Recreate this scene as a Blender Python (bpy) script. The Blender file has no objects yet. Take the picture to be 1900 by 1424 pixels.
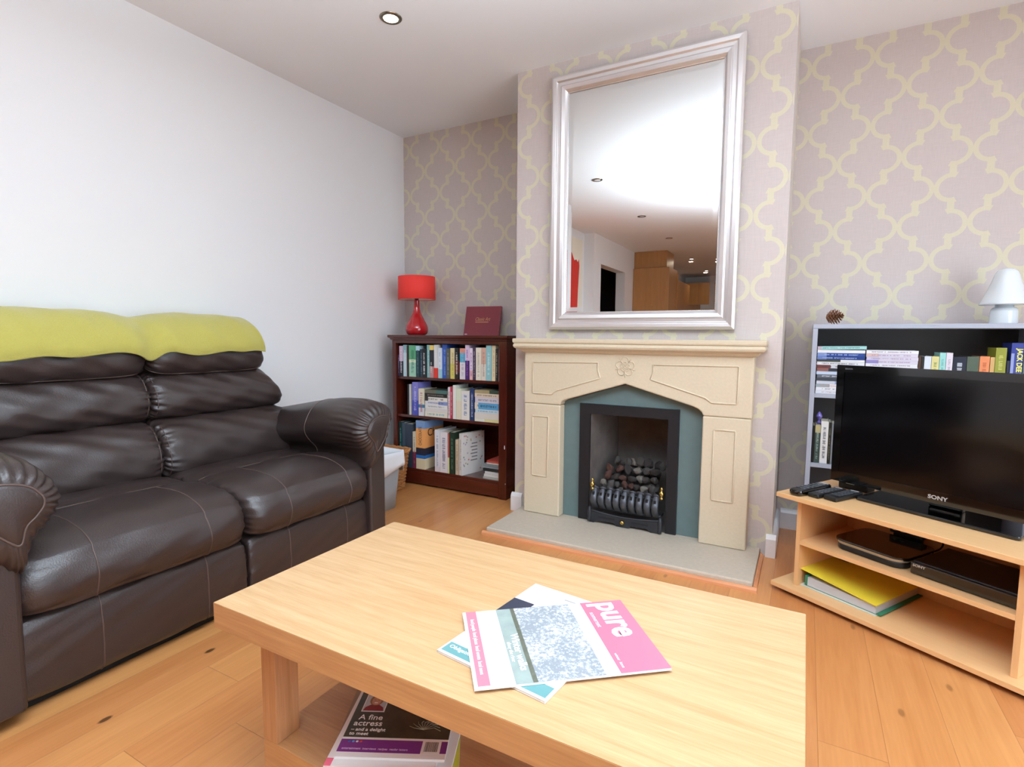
import bpy, bmesh, math, random
from mathutils import Vector, Matrix
random.seed(7)
R = math.radians
S = bpy.context.scene
COL = S.collection

# ------------------------------------------------------------------ camera
cam_d = bpy.data.cameras.new('camera')
cam = bpy.data.objects.new('camera', cam_d)
COL.objects.link(cam)
cam_d.sensor_width = 36.0
cam_d.sensor_fit = 'HORIZONTAL'
cam_d.lens = 992.47 / 1900 * 36.0
cam_d.clip_start = 0.02
yaw, pit, rol = R(28.763), R(5.1134), R(0.387)
fwd = Vector((-math.sin(yaw) * math.cos(pit), math.cos(yaw) * math.cos(pit), -math.sin(pit)))
rt = Vector((math.cos(yaw), math.sin(yaw), 0))
up = rt.cross(fwd)
r2 = rt * math.cos(rol) + up * math.sin(rol)
u2 = -rt * math.sin(rol) + up * math.cos(rol)
M = Matrix((r2, u2, -fwd)).transposed().to_4x4()
CAM = Vector((2.6206, -3.1211, 1.0062))
M.translation = CAM
cam.matrix_world = M
S.camera = cam

# ------------------------------------------------------------------ view
S.view_settings.view_transform = 'Standard'
S.view_settings.look = 'None'
S.view_settings.gamma = 1.0
S.view_settings.use_curve_mapping = False
S.view_settings.exposure = -0.10
S.cycles.max_bounces = 10
S.cycles.diffuse_bounces = 6
S.cycles.glossy_bounces = 5
S.cycles.caustics_reflective = False
S.cycles.caustics_refractive = False
S.cycles.sample_clamp_indirect = 6.0

# ------------------------------------------------------------------ world and lights
w = bpy.data.worlds.new('sky')
S.world = w
w.use_nodes = True
bg = w.node_tree.nodes['Background']
bg.inputs[0].default_value = (0.86, 0.93, 1.0, 1)
bg.inputs[1].default_value = 3.0


def area(name, loc, size, energy, col, rot, shape='DISK', size_y=None, spread=180):
    d = bpy.data.lights.new(name, 'AREA')
    d.shape = shape
    d.size = size
    if size_y:
        d.size_y = size_y
    d.energy = energy
    d.color = col
    d.spread = R(spread)
    o = bpy.data.objects.new(name, d)
    o.location = loc
    o.rotation_euler = rot
    COL.objects.link(o)
    return o


# photographer's flash held above the camera, turned up at the ceiling
area('camera_flash', (2.45, -2.82, 1.45), 0.12, 168, (0.755, 0.90, 1.0), (R(180), R(0), 0), spread=145)
# unseen cool fill added outside the right wall to brighten the left side
area('added_side_fill', (4.98, -2.6, 1.15), 2.1, 62, (0.70, 0.86, 1.0), (0, R(90), 0), 'RECTANGLE', 2.5)
# warm tungsten from the kitchen spots
for sx, sy in ((0.7, -8.06), (1.09, -8.25), (0.66, -9.9)):
    area('kitchen_glow', (sx, sy, 2.37), 0.07, 2.5, (1.0, 0.86, 0.66), (0, 0, 0))


# ------------------------------------------------------------------ colours and materials
def lin(h):
    if not isinstance(h, str):
        return h
    h = h.lstrip('#')
    c = [int(h[i:i + 2], 16) / 255 for i in (0, 2, 4)]
    return tuple(x / 12.92 if x <= .04045 else ((x + .055) / 1.055) ** 2.4 for x in c) + (1,)


MATS = {}


def mat(name, col, rough=.5, metal=0, bump=0, bscale=60, coat=0, spec=.5, vary=0, sheen=0, trans=0, emit=0, stretch=None):
    if name in MATS:
        return MATS[name]
    m = bpy.data.materials.new(name)
    m.use_nodes = True
    nt = m.node_tree
    b = nt.nodes['Principled BSDF']
    b.inputs['Base Color'].default_value = lin(col)
    b.inputs['Roughness'].default_value = rough
    b.inputs['Metallic'].default_value = metal
    b.inputs['Specular IOR Level'].default_value = spec
    b.inputs['Coat Weight'].default_value = coat
    b.inputs['Sheen Weight'].default_value = sheen
    b.inputs['Transmission Weight'].default_value = trans
    if emit:
        b.inputs['Emission Color'].default_value = lin(col)
        b.inputs['Emission Strength'].default_value = emit
    tc = nt.nodes.new('ShaderNodeTexCoord')
    mp = nt.nodes.new('ShaderNodeMapping')
    nt.links.new(tc.outputs['Object'], mp.inputs[0])
    if stretch:
        mp.inputs['Scale'].default_value = stretch
    nz = nt.nodes.new('ShaderNodeTexNoise')
    nz.inputs['Scale'].default_value = bscale
    nz.inputs['Detail'].default_value = 4
    nt.links.new(mp.outputs[0], nz.inputs['Vector'])
    if vary:
        mx = nt.nodes.new('ShaderNodeMix')
        mx.data_type = 'RGBA'
        c = lin(col)
        mx.inputs[6].default_value = tuple(max(0, x * (1 - vary)) for x in c[:3]) + (1,)
        mx.inputs[7].default_value = tuple(min(1, x * (1 + vary)) for x in c[:3]) + (1,)
        nt.links.new(nz.outputs['Fac'], mx.inputs[0])
        nt.links.new(mx.outputs[2], b.inputs['Base Color'])
    if bump:
        bp = nt.nodes.new('ShaderNodeBump')
        bp.inputs['Strength'].default_value = bump
        bp.inputs['Distance'].default_value = .002
        nt.links.new(nz.outputs['Fac'], bp.inputs['Height'])
        nt.links.new(bp.outputs[0], b.inputs['Normal'])
    MATS[name] = m
    return m


class NB:
    """tiny node builder for maths"""

    def __init__(s, nt):
        s.nt = nt

    def v(s, sock, x):
        if isinstance(x, (int, float)):
            sock.default_value = x
        else:
            s.nt.links.new(x, sock)

    def m(s, op, a, b=0, c=None, clamp=False):
        n = s.nt.nodes.new('ShaderNodeMath')
        n.operation = op
        n.use_clamp = clamp
        s.v(n.inputs[0], a)
        s.v(n.inputs[1], b)
        if c is not None:
            s.v(n.inputs[2], c)
        return n.outputs[0]

    def mix(s, f, a, b):
        n = s.nt.nodes.new('ShaderNodeMix')
        n.data_type = 'RGBA'
        s.v(n.inputs[0], f)
        for i, x in ((6, a), (7, b)):
            if isinstance(x, (tuple, list)):
                n.inputs[i].default_value = x
            else:
                s.nt.links.new(x, n.inputs[i])
        return n.outputs[2]


def wood(name, c1, c2, axis='x', rough=.4, scale=1.0, coat=0, contrast=1.0, bump=.15):
    if name in MATS:
        return MATS[name]
    m = bpy.data.materials.new(name)
    m.use_nodes = True
    nt = m.node_tree
    b = nt.nodes['Principled BSDF']
    b.inputs['Roughness'].default_value = rough
    b.inputs['Coat Weight'].default_value = coat
    tc = nt.nodes.new('ShaderNodeTexCoord')
    mp = nt.nodes.new('ShaderNodeMapping')
    nt.links.new(tc.outputs['Object'], mp.inputs[0])
    k = {'x': (1.2, 22, 22), 'y': (22, 1.2, 22), 'z': (22, 22, 1.2)}[axis]
    mp.inputs['Scale'].default_value = tuple(q * scale for q in k)
    n1 = nt.nodes.new('ShaderNodeTexNoise')
    n1.inputs['Scale'].default_value = 1.0
    n1.inputs['Detail'].default_value = 3
    n1.inputs['Distortion'].default_value = .6
    n2 = nt.nodes.new('ShaderNodeTexNoise')
    n2.inputs['Scale'].default_value = 6.0
    n2.inputs['Detail'].default_value = 3
    nt.links.new(mp.outputs[0], n1.inputs['Vector'])
    nt.links.new(mp.outputs[0], n2.inputs['Vector'])
    q = NB(nt)
    f = q.m('ADD', q.m('MULTIPLY', n1.outputs['Fac'], .6), q.m('MULTIPLY', n2.outputs['Fac'], .4))
    f = q.m('MULTIPLY_ADD', q.m('SUBTRACT', f, .5), 3.2 * contrast, .5, clamp=True)
    nt.links.new(q.mix(f, lin(c1), lin(c2)), b.inputs['Base Color'])
    bp = nt.nodes.new('ShaderNodeBump')
    bp.inputs['Strength'].default_value = bump
    bp.inputs['Distance'].default_value = .001
    nt.links.new(f, bp.inputs['Height'])
    nt.links.new(bp.outputs[0], b.inputs['Normal'])
    MATS[name] = m
    return m


def wallpaper(name, hphase, zphase, W, V):
    m = bpy.data.materials.new(name)
    m.use_nodes = True
    nt = m.node_tree
    b = nt.nodes['Principled BSDF']
    b.inputs['Roughness'].default_value = .62
    b.inputs['Specular IOR Level'].default_value = .25
    tc = nt.nodes.new('ShaderNodeTexCoord')
    sp = nt.nodes.new('ShaderNodeSeparateXYZ')
    nt.links.new(tc.outputs['Object'], sp.inputs[0])
    q = NB(nt)
    h = q.m('ADD', sp.outputs[0], sp.outputs[1])
    h = q.m('SUBTRACT', h, hphase)
    z = q.m('SUBTRACT', sp.outputs[2], zphase)
    u = q.m('PINGPONG', h, W / 2)
    v = q.m('PINGPONG', z, V / 2)

    def lobe(u, v):
        c, r, hw = .0635 * W / .26, .0548, .0102
        du = q.m('SUBTRACT', u, c)
        vv = q.m('MULTIPLY', v, 1.0)
        d = q.m('SQRT', q.m('ADD', q.m('MULTIPLY', du, du), q.m('MULTIPLY', vv, vv)))
        d = q.m('ABSOLUTE', q.m('SUBTRACT', d, r))
        # line swells toward its barb
        wd = q.m('MULTIPLY_ADD', q.m('MAXIMUM', du, 0), .18, hw)
        a = q.m('MULTIPLY', q.m('SUBTRACT', wd, d), 700, clamp=True)
        e = q.m('MULTIPLY', q.m('SUBTRACT', .0815 * W / .26, q.m('ADD', u, q.m('MULTIPLY', q.m('SUBTRACT', v, .055), -.5))), 700, clamp=True)
        return q.m('MULTIPLY', a, e)
    l1 = lobe(u, v)
    u2_ = q.m('SUBTRACT', W / 2, u)
    v2_ = q.m('SUBTRACT', V / 2, v)
    l2 = lobe(u2_, v2_)
    bu = q.m('ABSOLUTE', q.m('SUBTRACT', u, W / 4))
    bv = q.m('ABSOLUTE', q.m('SUBTRACT', v, V / 4))
    bar = q.m('MULTIPLY', q.m('MULTIPLY', q.m('SUBTRACT', .0138, bu), 700, clamp=True), q.m('MULTIPLY', q.m('SUBTRACT', .027, bv), 700, clamp=True))
    f = q.m('MAXIMUM', q.m('MAXIMUM', l1, l2), bar)
    # woven ground: very fine vertical and horizontal threads
    mp = nt.nodes.new('ShaderNodeMapping')
    mp.inputs['Scale'].default_value = (260, 260, 18)
    nt.links.new(tc.outputs['Object'], mp.inputs[0])
    n1 = nt.nodes.new('ShaderNodeTexNoise')
    n1.inputs['Scale'].default_value = 1
    nt.links.new(mp.outputs[0], n1.inputs['Vector'])
    mp2 = nt.nodes.new('ShaderNodeMapping')
    mp2.inputs['Scale'].default_value = (18, 18, 260)
    nt.links.new(tc.outputs['Object'], mp2.inputs[0])
    n2 = nt.nodes.new('ShaderNodeTexNoise')
    n2.inputs['Scale'].default_value = 1
    nt.links.new(mp2.outputs[0], n2.inputs['Vector'])
    t = q.m('ADD', q.m('MULTIPLY', n1.outputs['Fac'], .5), q.m('MULTIPLY', n2.outputs['Fac'], .5))
    ground = q.mix(t, lin('#bbb0ad'), lin('#d1c7c4'))
    line = q.mix(t, lin('#ccc6ad'), lin('#d7d1ba'))
    nt.links.new(q.mix(f, ground, line), b.inputs['Base Color'])
    bp = nt.nodes.new('ShaderNodeBump')
    bp.inputs['Strength'].default_value = .12
    bp.inputs['Distance'].default_value = .001
    nt.links.new(t, bp.inputs['Height'])
    nt.links.new(bp.outputs[0], b.inputs['Normal'])
    MATS[name] = m
    return m


def floor_mat():
    m = bpy.data.materials.new('oak_floorboards')
    m.use_nodes = True
    nt = m.node_tree
    b = nt.nodes['Principled BSDF']
    q = NB(nt)
    tc = nt.nodes.new('ShaderNodeTexCoord')
    sp = nt.nodes.new('ShaderNodeSeparateXYZ')
    nt.links.new(tc.outputs['Object'], sp.inputs[0])
    x = q.m('SUBTRACT', sp.outputs[0], 2.693 - 40 * .147)
    y = q.m('ADD', sp.outputs[1], 60.3)
    W = .147
    row = q.m('FLOOR', q.m('DIVIDE', x, W))
    wn = nt.nodes.new('ShaderNodeTexWhiteNoise')
    wn.noise_dimensions = '1D'
    nt.links.new(row, wn.inputs['W'])
    yo = q.m('MULTIPLY_ADD', wn.outputs['Value'], 1.7, y)
    L = 1.55
    brk = q.m('FLOOR', q.m('DIVIDE', yo, L))
    wn2 = nt.nodes.new('ShaderNodeTexWhiteNoise')
    wn2.noise_dimensions = '2D'
    cb = nt.nodes.new('ShaderNodeCombineXYZ')
    nt.links.new(row, cb.inputs[0])
    nt.links.new(brk, cb.inputs[1])
    nt.links.new(cb.outputs[0], wn2.inputs['Vector'])
    rnd = wn2.outputs['Value']
    fx = q.m('PINGPONG', x, W / 2)
    fy = q.m('PINGPONG', yo, L / 2)
    gap = q.m('MAXIMUM', q.m('MULTIPLY', q.m('SUBTRACT', .0011, fx), 900, clamp=True), q.m('MULTIPLY', q.m('SUBTRACT', .0013, fy), 900, clamp=True))
    # grain
    cv = nt.nodes.new('ShaderNodeCombineXYZ')
    nt.links.new(q.m('MULTIPLY_ADD', sp.outputs[0], 26, q.m('MULTIPLY', rnd, 37)), cv.inputs[0])
    nt.links.new(q.m('MULTIPLY', yo, 1.5), cv.inputs[1])
    nt.links.new(q.m('MULTIPLY', rnd, 9), cv.inputs[2])
    n1 = nt.nodes.new('ShaderNodeTexNoise')
    n1.inputs['Scale'].default_value = 1
    n1.inputs['Detail'].default_value = 4
    n1.inputs['Distortion'].default_value = .8
    nt.links.new(cv.outputs[0], n1.inputs['Vector'])
    n2 = nt.nodes.new('ShaderNodeTexNoise')
    n2.inputs['Scale'].default_value = 5
    n2.inputs['Detail'].default_value = 3
    nt.links.new(cv.outputs[0], n2.inputs['Vector'])
    g = q.m('MULTIPLY_ADD', q.m('SUBTRACT', q.m('ADD', q.m('MULTIPLY', n1.outputs['Fac'], .6), q.m('MULTIPLY', n2.outputs['Fac'], .4)), .5), 2.6, .5, clamp=True)
    base = q.mix(g, lin('#a86a38'), lin('#cc9058'))
    tone = q.mix(rnd, lin('#b87040'), lin('#dc9f60'))
    c = q.mix(.45, base, tone)
    # knots: small dark ellipses along the grain
    kv = nt.nodes.new('ShaderNodeCombineXYZ')
    nt.links.new(q.m('MULTIPLY', sp.outputs[0], 5.2), kv.inputs[0])
    nt.links.new(q.m('MULTIPLY', sp.outputs[1], 2.2), kv.inputs[1])
    vo = nt.nodes.new('ShaderNodeTexVoronoi')
    vo.voronoi_dimensions = '2D'
    vo.inputs['Scale'].default_value = 1
    nt.links.new(kv.outputs[0], vo.inputs['Vector'])
    kn = q.m('MULTIPLY', q.m('SUBTRACT', .05, vo.outputs['Distance']), 40, clamp=True)
    sel = q.m('GREATER_THAN', q.m('FRACT', q.m('MULTIPLY', vo.outputs['Color'], 7.3)), .6)
    kn = q.m('MULTIPLY', kn, q.m('MULTIPLY', sel, .5))
    # the two big knots near the sofa
    for kx, ky in ((1.003, -2.161), (1.063, -2.479)):
        dx = q.m('MULTIPLY', q.m('SUBTRACT', sp.outputs[0], kx), 1.25)
        dy = q.m('MULTIPLY', q.m('SUBTRACT', sp.outputs[1], ky), .62)
        dd = q.m('SQRT', q.m('ADD', q.m('MULTIPLY', dx, dx), q.m('MULTIPLY', dy, dy)))
        kn = q.m('MAXIMUM', kn, q.m('MULTIPLY', q.m('SUBTRACT', .0125, dd), 200, clamp=True))
    c = q.mix(q.m('MULTIPLY', kn, .85), c, lin('#3d2614'))
    c = q.mix(q.m('MULTIPLY', gap, .6), c, lin('#6b4426'))
    nt.links.new(c, b.inputs['Base Color'])
    nt.links.new(q.m('MULTIPLY_ADD', n1.outputs['Fac'], .12, .26), b.inputs['Roughness'])
    b.inputs['Coat Weight'].default_value = .15
    bp = nt.nodes.new('ShaderNodeBump')
    bp.inputs['Strength'].default_value = .25
    bp.inputs['Distance'].default_value = .0015
    nt.links.new(q.m('SUBTRACT', q.m('MULTIPLY', g, .15), gap), bp.inputs['Height'])
    nt.links.new(bp.outputs[0], b.inputs['Normal'])
    MATS['floor'] = m
    return m


# ------------------------------------------------------------------ mesh helpers
class MB:
    def __init__(s):
        s.v, s.f, s.mi, s.mats, s.sm = [], [], [], [], []

    def _m(s, m):
        if m is None:
            return 0
        if m not in s.mats:
            s.mats.append(m)
        return s.mats.index(m)

    def box(s, x0, x1, y0, y1, z0, z1, m=None, f=None):
        i = len(s.v)
        P = [(x0, y0, z0), (x1, y0, z0), (x1, y1, z0), (x0, y1, z0), (x0, y0, z1), (x1, y0, z1), (x1, y1, z1), (x0, y1, z1)]
        if f:
            P = [f(p) for p in P]
        s.v += P
        for a in ((0, 3, 2, 1), (4, 5, 6, 7), (0, 1, 5, 4), (1, 2, 6, 5), (2, 3, 7, 6), (3, 0, 4, 7)):
            s.f.append([i + k for k in a])
            s.mi.append(s._m(m))
            s.sm.append(False)
        return s

    def prism(s, poly, y0, y1, m=None, axis='y'):
        """poly of (a,b) extruded along axis; ngon caps"""
        i = len(s.v)
        n = len(poly)

        def P(a, b, t):
            return {'y': (a, t, b), 'z': (a, b, t), 'x': (t, a, b)}[axis]
        s.v += [P(a, b, y0) for a, b in poly] + [P(a, b, y1) for a, b in poly]
        s.f.append([i + k for k in range(n)])
        s.f.append([i + n + k for k in reversed(range(n))])
        for k in range(n):
            s.f.append([i + k, i + n + k, i + n + (k + 1) % n, i + (k + 1) % n])
        for _ in range(n + 2):
            s.mi.append(s._m(m))
            s.sm.append(False)
        return s

    def tube(s, pts, r, n=8, m=None, closed=False, caps=True):
        pts = [Vector(p) for p in pts]
        i = len(s.v)
        N = len(pts)
        prev = None
        for k, p in enumerate(pts):
            if closed:
                t = pts[(k + 1) % N] - pts[k - 1]
            else:
                t = pts[min(k + 1, N - 1)] - pts[max(k - 1, 0)]
            t = t.normalized() if t.length > 1e-9 else Vector((0, 0, 1))
            if prev is None:
                a = t.orthogonal().normalized()
            else:
                a = (prev - t * prev.dot(t))
                a = a.normalized() if a.length > 1e-6 else t.orthogonal().normalized()
            prev = a
            b_ = t.cross(a)
            rr = r[k] if isinstance(r, (list, tuple)) else r
            for j in range(n):
                w_ = 2 * math.pi * j / n
                s.v.append(tuple(p + a * math.cos(w_) * rr + b_ * math.sin(w_) * rr))
        for k in range(N if closed else N - 1):
            for j in range(n):
                a0 = i + k * n + j
                a1 = i + k * n + (j + 1) % n
                b0 = i + ((k + 1) % N) * n + j
                b1 = i + ((k + 1) % N) * n + (j + 1) % n
                s.f.append([a0, a1, b1, b0])
                s.mi.append(s._m(m))
                s.sm.append(True)
        if caps and not closed:
            s.f.append([i + j for j in reversed(range(n))])
            s.f.append([i + (N - 1) * n + j for j in range(n)])
            s.mi += [s._m(m)] * 2
            s.sm += [False] * 2
        return s

    def lathe(s, prof, c, n=40, m=None, cap=True):
        """prof list of (r,z) from bottom to top"""
        i = len(s.v)
        for r, z in prof:
            for j in range(n):
                a = 2 * math.pi * j / n
                s.v.append((c[0] + r * math.cos(a), c[1] + r * math.sin(a), c[2] + z))
        for k in range(len(prof) - 1):
            for j in range(n):
                a0, a1 = i + k * n + j, i + k * n + (j + 1) % n
                s.f.append([a0, a1, a1 + n, a0 + n])
                s.mi.append(s._m(m))
                s.sm.append(True)
        if cap:
            s.f.append([i + j for j in reversed(range(n))])
            s.f.append([i + (len(prof) - 1) * n + j for j in range(n)])
            s.mi += [s._m(m)] * 2
            s.sm += [False] * 2
        return s

    def grid(s, fn, nu, nv, m=None, cu=False):
        i = len(s.v)
        for b_ in range(nv + 1):
            for a in range(nu if cu else nu + 1):
                s.v.append(tuple(fn(a / nu, b_ / nv)))
        w_ = nu if cu else nu + 1
        for b_ in range(nv):
            for a in range(nu):
                a1 = (a + 1) % nu if cu else a + 1
                s.f.append([i + b_ * w_ + a, i + b_ * w_ + a1, i + (b_ + 1) * w_ + a1, i + (b_ + 1) * w_ + a])
                s.mi.append(s._m(m))
                s.sm.append(True)
        return s


def empty(name, loc=(0, 0, 0), rz=0, label=None, cat=None, group=None):
    o = bpy.data.objects.new(name, None)
    o.empty_display_size = .05
    COL.objects.link(o)
    o.location = loc
    o.rotation_euler = (0, 0, rz)
    tag(o, label, cat, group)
    return o


def tag(o, label=None, cat=None, group=None, kind=None):
    if label:
        o['label'] = label
    if cat:
        o['category'] = cat
    if group:
        o['group'] = group
    if kind:
        o['kind'] = kind
    return o


def basis(o):
    return Matrix.LocRotScale(o.location, o.rotation_euler, o.scale)


def obj(name, mb, m=None, parent=None, local=False, bevel=0, smooth=None, loc=None, segs=2, subd=0, solid=0):
    """link a builder as ONE mesh object; world coordinates unless local"""
    me = bpy.data.meshes.new(name)
    V = mb.v
    if loc is not None:
        V = [(v[0] - loc[0], v[1] - loc[1], v[2] - loc[2]) for v in V]
    me.from_pydata(V, [], mb.f)
    if mb.mats:
        for k in mb.mats:
            me.materials.append(k)
        me.polygons.foreach_set('material_index', mb.mi)
    elif m:
        me.materials.append(m)
    if m and mb.mats and m not in mb.mats:
        pass
    me.polygons.foreach_set('use_smooth', [bool(x) if smooth is None else smooth for x in mb.sm])
    bm = bmesh.new()
    bm.from_mesh(me)
    bmesh.ops.recalc_face_normals(bm, faces=bm.faces)
    bm.to_mesh(me)
    bm.free()
    me.update()
    o = bpy.data.objects.new(name, me)
    COL.objects.link(o)
    if loc is not None:
        o.location = loc
    if parent is not None:
        o.parent = parent
        if not local:
            mpi = basis(parent).inverted()
            p2 = parent.parent
            if p2 is not None:
                mpi = (basis(p2) @ parent.matrix_parent_inverse @ basis(parent)).inverted() if not parent.get('_loc') else mpi
            o.matrix_parent_inverse = mpi
    if solid:
        sd = o.modifiers.new('solid', 'SOLIDIFY')
        sd.thickness = solid
        sd.offset = 0
    if bevel:
        bv = o.modifiers.new('bevel', 'BEVEL')
        bv.width = bevel
        bv.segments = segs
        bv.limit_method = 'ANGLE'
        bv.angle_limit = R(40)
    if subd:
        sb = o.modifiers.new('sub', 'SUBSURF')
        sb.levels = subd
        sb.render_levels = subd
    return o


def text(name, body, size, m, parent, mw, extrude=.0003, align='CENTER', bold=0, shear=0, xs=1.0):
    """text as mesh; mw = 4x4 matrix in world (or parent-local when parent has no inverse)"""
    cu = bpy.data.curves.new(name, 'FONT')
    cu.body = body
    cu.size = size
    cu.extrude = extrude
    cu.offset = bold
    cu.shear = shear
    cu.align_x = align
    cu.align_y = 'CENTER'
    cu.resolution_u = 3
    t = bpy.data.objects.new(name + '_tmp', cu)
    COL.objects.link(t)
    dg = bpy.context.evaluated_depsgraph_get()
    me = bpy.data.meshes.new_from_object(t.evaluated_get(dg))
    me.transform(Matrix.Diagonal((xs, 1, 1, 1)))
    me.transform(mw)
    COL.objects.unlink(t)
    bpy.data.objects.remove(t)
    me.materials.clear()
    me.materials.append(m)
    me.name = name
    o = bpy.data.objects.new(name, me)
    COL.objects.link(o)
    if parent is not None:
        o.parent = parent
        chain = basis(parent)
        o.matrix_parent_inverse = chain.inverted()
    return o


def frame_of(origin, xdir, ydir):
    x = Vector(xdir).normalized()
    y = Vector(ydir)
    y = (y - x * y.dot(x)).normalized()
    z = x.cross(y)
    mm = Matrix((x, y, z)).transposed().to_4x4()
    mm.translation = Vector(origin)
    return mm


def cat_rom(pts, n, closed=True):
    out = []
    N = len(pts)
    for k in range(N if closed else N - 1):
        p0 = pts[(k - 1) % N] if closed else pts[max(k - 1, 0)]
        p1 = pts[k % N]
        p2 = pts[(k + 1) % N] if closed else pts[min(k + 1, N - 1)]
        p3 = pts[(k + 2) % N] if closed else pts[min(k + 2, N - 1)]
        for j in range(n):
            t = j / n
            out.append(tuple(.5 * ((2 * b) + (-a + c) * t + (2 * a - 5 * b + 4 * c - d) * t * t + (-a + 3 * b - 3 * c + d) * t ** 3) for a, b, c, d in zip(p0, p1, p2, p3)))
    if not closed:
        out.append(tuple(pts[-1]))
    return out


def sstep(x, a, b):
    t = max(0, min(1, (x - a) / (b - a)))
    return t * t * (3 - 2 * t)


def wob(a, b, s=0.0):
    return (math.sin(a * 1.7 + s) * math.cos(b * 2.3 + s * 1.3) + .5 * math.sin(a * 3.9 + b * 3.1 + s * 2.1)) / 1.5


# ------------------------------------------------------------------ common materials
M_white = mat('white_paint', '#e6e7e9', .6, bump=.02, bscale=200, spec=.3)
M_ceil = mat('ceiling_paint', '#ebedf1', .75, bump=.03, bscale=120, spec=.2)
M_skirt = mat('gloss_white_skirting', '#eceef2', .3)
M_floor = floor_mat()
WPL = wallpaper('trellis_wallpaper_alcove_left', 0.058, 2.318, .262, .3195)
WPR = wallpaper('trellis_wallpaper_alcove_right', 2.577, 2.322, .2585, .3185)
WPC = wallpaper('trellis_wallpaper_chimney', 1.319 - .4565, 2.181, .266, .3175)
M_stone = mat('carved_limestone', '#d2c4ab', .75, bump=.25, bscale=90, vary=.07, spec=.25)
M_hearth = mat('hearth_limestone', '#bcb0a0', .55, bump=.2, bscale=60, vary=.12, spec=.35)
M_slate = mat('green_slate', '#5f7273', .55, bump=.5, bscale=24, vary=.12)
M_iron = mat('black_iron', '#1b1a1e', .5, spec=.4)
M_iron2 = mat('cast_iron_grey', '#34353a', .42, metal=.4, bump=.3, bscale=150)
M_fireback = mat('sooty_firebrick', '#625a56', .85, bump=.5, bscale=14, vary=.5)
M_brass = mat('polished_brass', '#c9a75c', .22, metal=1)
M_mirror = mat('mirror_glass', '#e8eaea', .0, metal=1)
M_silver = mat('brushed_silver', '#e6e2e2', .32, metal=.8)
M_leather = mat('brown_leather', '#342927', .36, bump=.35, bscale=260, vary=.16, spec=.55)
M_leather2 = mat('brown_leather_piping', '#54443f', .4, spec=.5)
M_throw = mat('lime_woven_cotton', '#a9a04c', .9, bump=.9, bscale=1, stretch=(160, 160, 420), sheen=.3, vary=.08)
M_oak = wood('oak_veneer_top', '#b48c60', '#caa67c', 'x', .38, 2.4, contrast=.9)
M_oak_side = wood('oak_veneer_edge', '#b07f52', '#c99a69', 'x', .42, 1.6)
M_oak_leg = wood('oak_veneer_leg', '#a97a50', '#c3926a', 'z', .42, 1.6)
M_beech = wood('beech_laminate', '#dcac78', '#e4b985', 'x', .38, .8, contrast=.6, bump=.04)
M_mahog = wood('mahogany', '#3d140c', '#5a2114', 'x', .25, 1.0, coat=.3, contrast=.6)
M_mahogv = wood('mahogany_upright', '#3d140c', '#5a2114', 'z', .25, 1.0, coat=.3, contrast=.6)
M_kitchen = wood('kitchen_oak', '#a87444', '#bc8a56', 'z', .4, .8, contrast=.6)
M_trimwood = wood('hearth_edging_wood', '#c07a50', '#d69568', 'x', .4, 1.2)
M_gblack = mat('gloss_black_plastic', '#060607', .09, spec=.55, coat=.5)
M_black = mat('satin_black_plastic', '#121214', .4)
M_screen = mat('tv_screen', '#030305', .12, spec=.5)
M_grey = mat('silver_grey_laminate', '#aeb2bf', .45, bump=.03)
M_dgrey = mat('charcoal_backing', '#4b4746', .6)
M_page = mat('book_pages', '#d9d0ba', .8, bump=.4, bscale=1, stretch=(900, 20, 20))
M_paper = mat('white_paper', '#f1efee', .45)
M_red = mat('red_glazed_ceramic', '#b3141c', .08, coat=.6)
M_redshade = mat('red_fabric_shade', '#e5362e', .75, bump=.3, bscale=400)
M_inner = mat('shade_lining', '#d9c9bf', .8)
M_wglass = mat('white_opal_glass', '#dfe6ea', .2, coat=.3)
M_chrome = mat('brushed_nickel', '#8a7f70', .3, metal=1)
M_bulb = mat('lit_bulb', '#fff6e2', .3, emit=9)
M_bulb0 = mat('unlit_bulb', '#cfcfcf', .3)

# ------------------------------------------------------------------ the room
H = 2.42
BY = -11.2


def struct(name, mb, m, **k):
    o = obj(name, mb, m, **k)
    o['kind'] = 'structure'
    return o


RX = 4.85
struct('floor', MB().box(-2.2, RX + .1, BY - .1, .1, -.1, 0), M_floor)
struct('ceiling', MB().box(-2.2, RX + .1, BY - .1, .1, H, H + .1), M_ceil)
b = MB().box(-.1, 0, -3.2, .1, 0, H).box(-.35, -.15, -4.92, -3.2, 0, H).box(-.35, -.1, -3.25, -3.2, 0, H)
b.box(-.15, 0, -5.2, -4.92, 0, H).box(-.15, 0, -6.35, -5.2, 2.03, H).box(-.15, 0, BY, -6.35, 0, H)
struct('wall_left', b, M_white)
b = MB().box(0, 1.24, 0, .1, 0, H, WPL).box(1.24, RX, 0, .1, 0, H, WPR)
struct('wall_back', b, None)
cx0, cx1, cy = 1.1821, 2.5237, -.4565
b = MB()
fx0, fx1, fz = 1.62, 2.07, .62
b.box(cx0, fx0, cy, 0, 0, H, WPC).box(fx1, cx1, cy, 0, 0, H, WPC).box(fx0, fx1, cy, 0, fz, H, WPC)
struct('wall_chimney_breast', b, None)
# right wall with an unseen opening added for the side fill, far wall
b = MB().box(RX, RX + .1, -1.3, .1, 0, H).box(RX, RX + .1, -3.9, -1.3, 2.15, H).box(RX, RX + .1, BY, -3.9, 0, H)
struct('wall_right', b, M_white)
struct('wall_far', MB().box(-.35, RX, BY - .1, BY, 0, H), M_white)
# hallway past the opening, its lack of light put into the wall colour
M_hall = mat('hallway_wall_shaded', '#4f4740', .8)
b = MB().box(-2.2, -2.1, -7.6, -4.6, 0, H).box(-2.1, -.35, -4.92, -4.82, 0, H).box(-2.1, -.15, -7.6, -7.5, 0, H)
struct('wall_hallway', b, M_hall)
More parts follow.
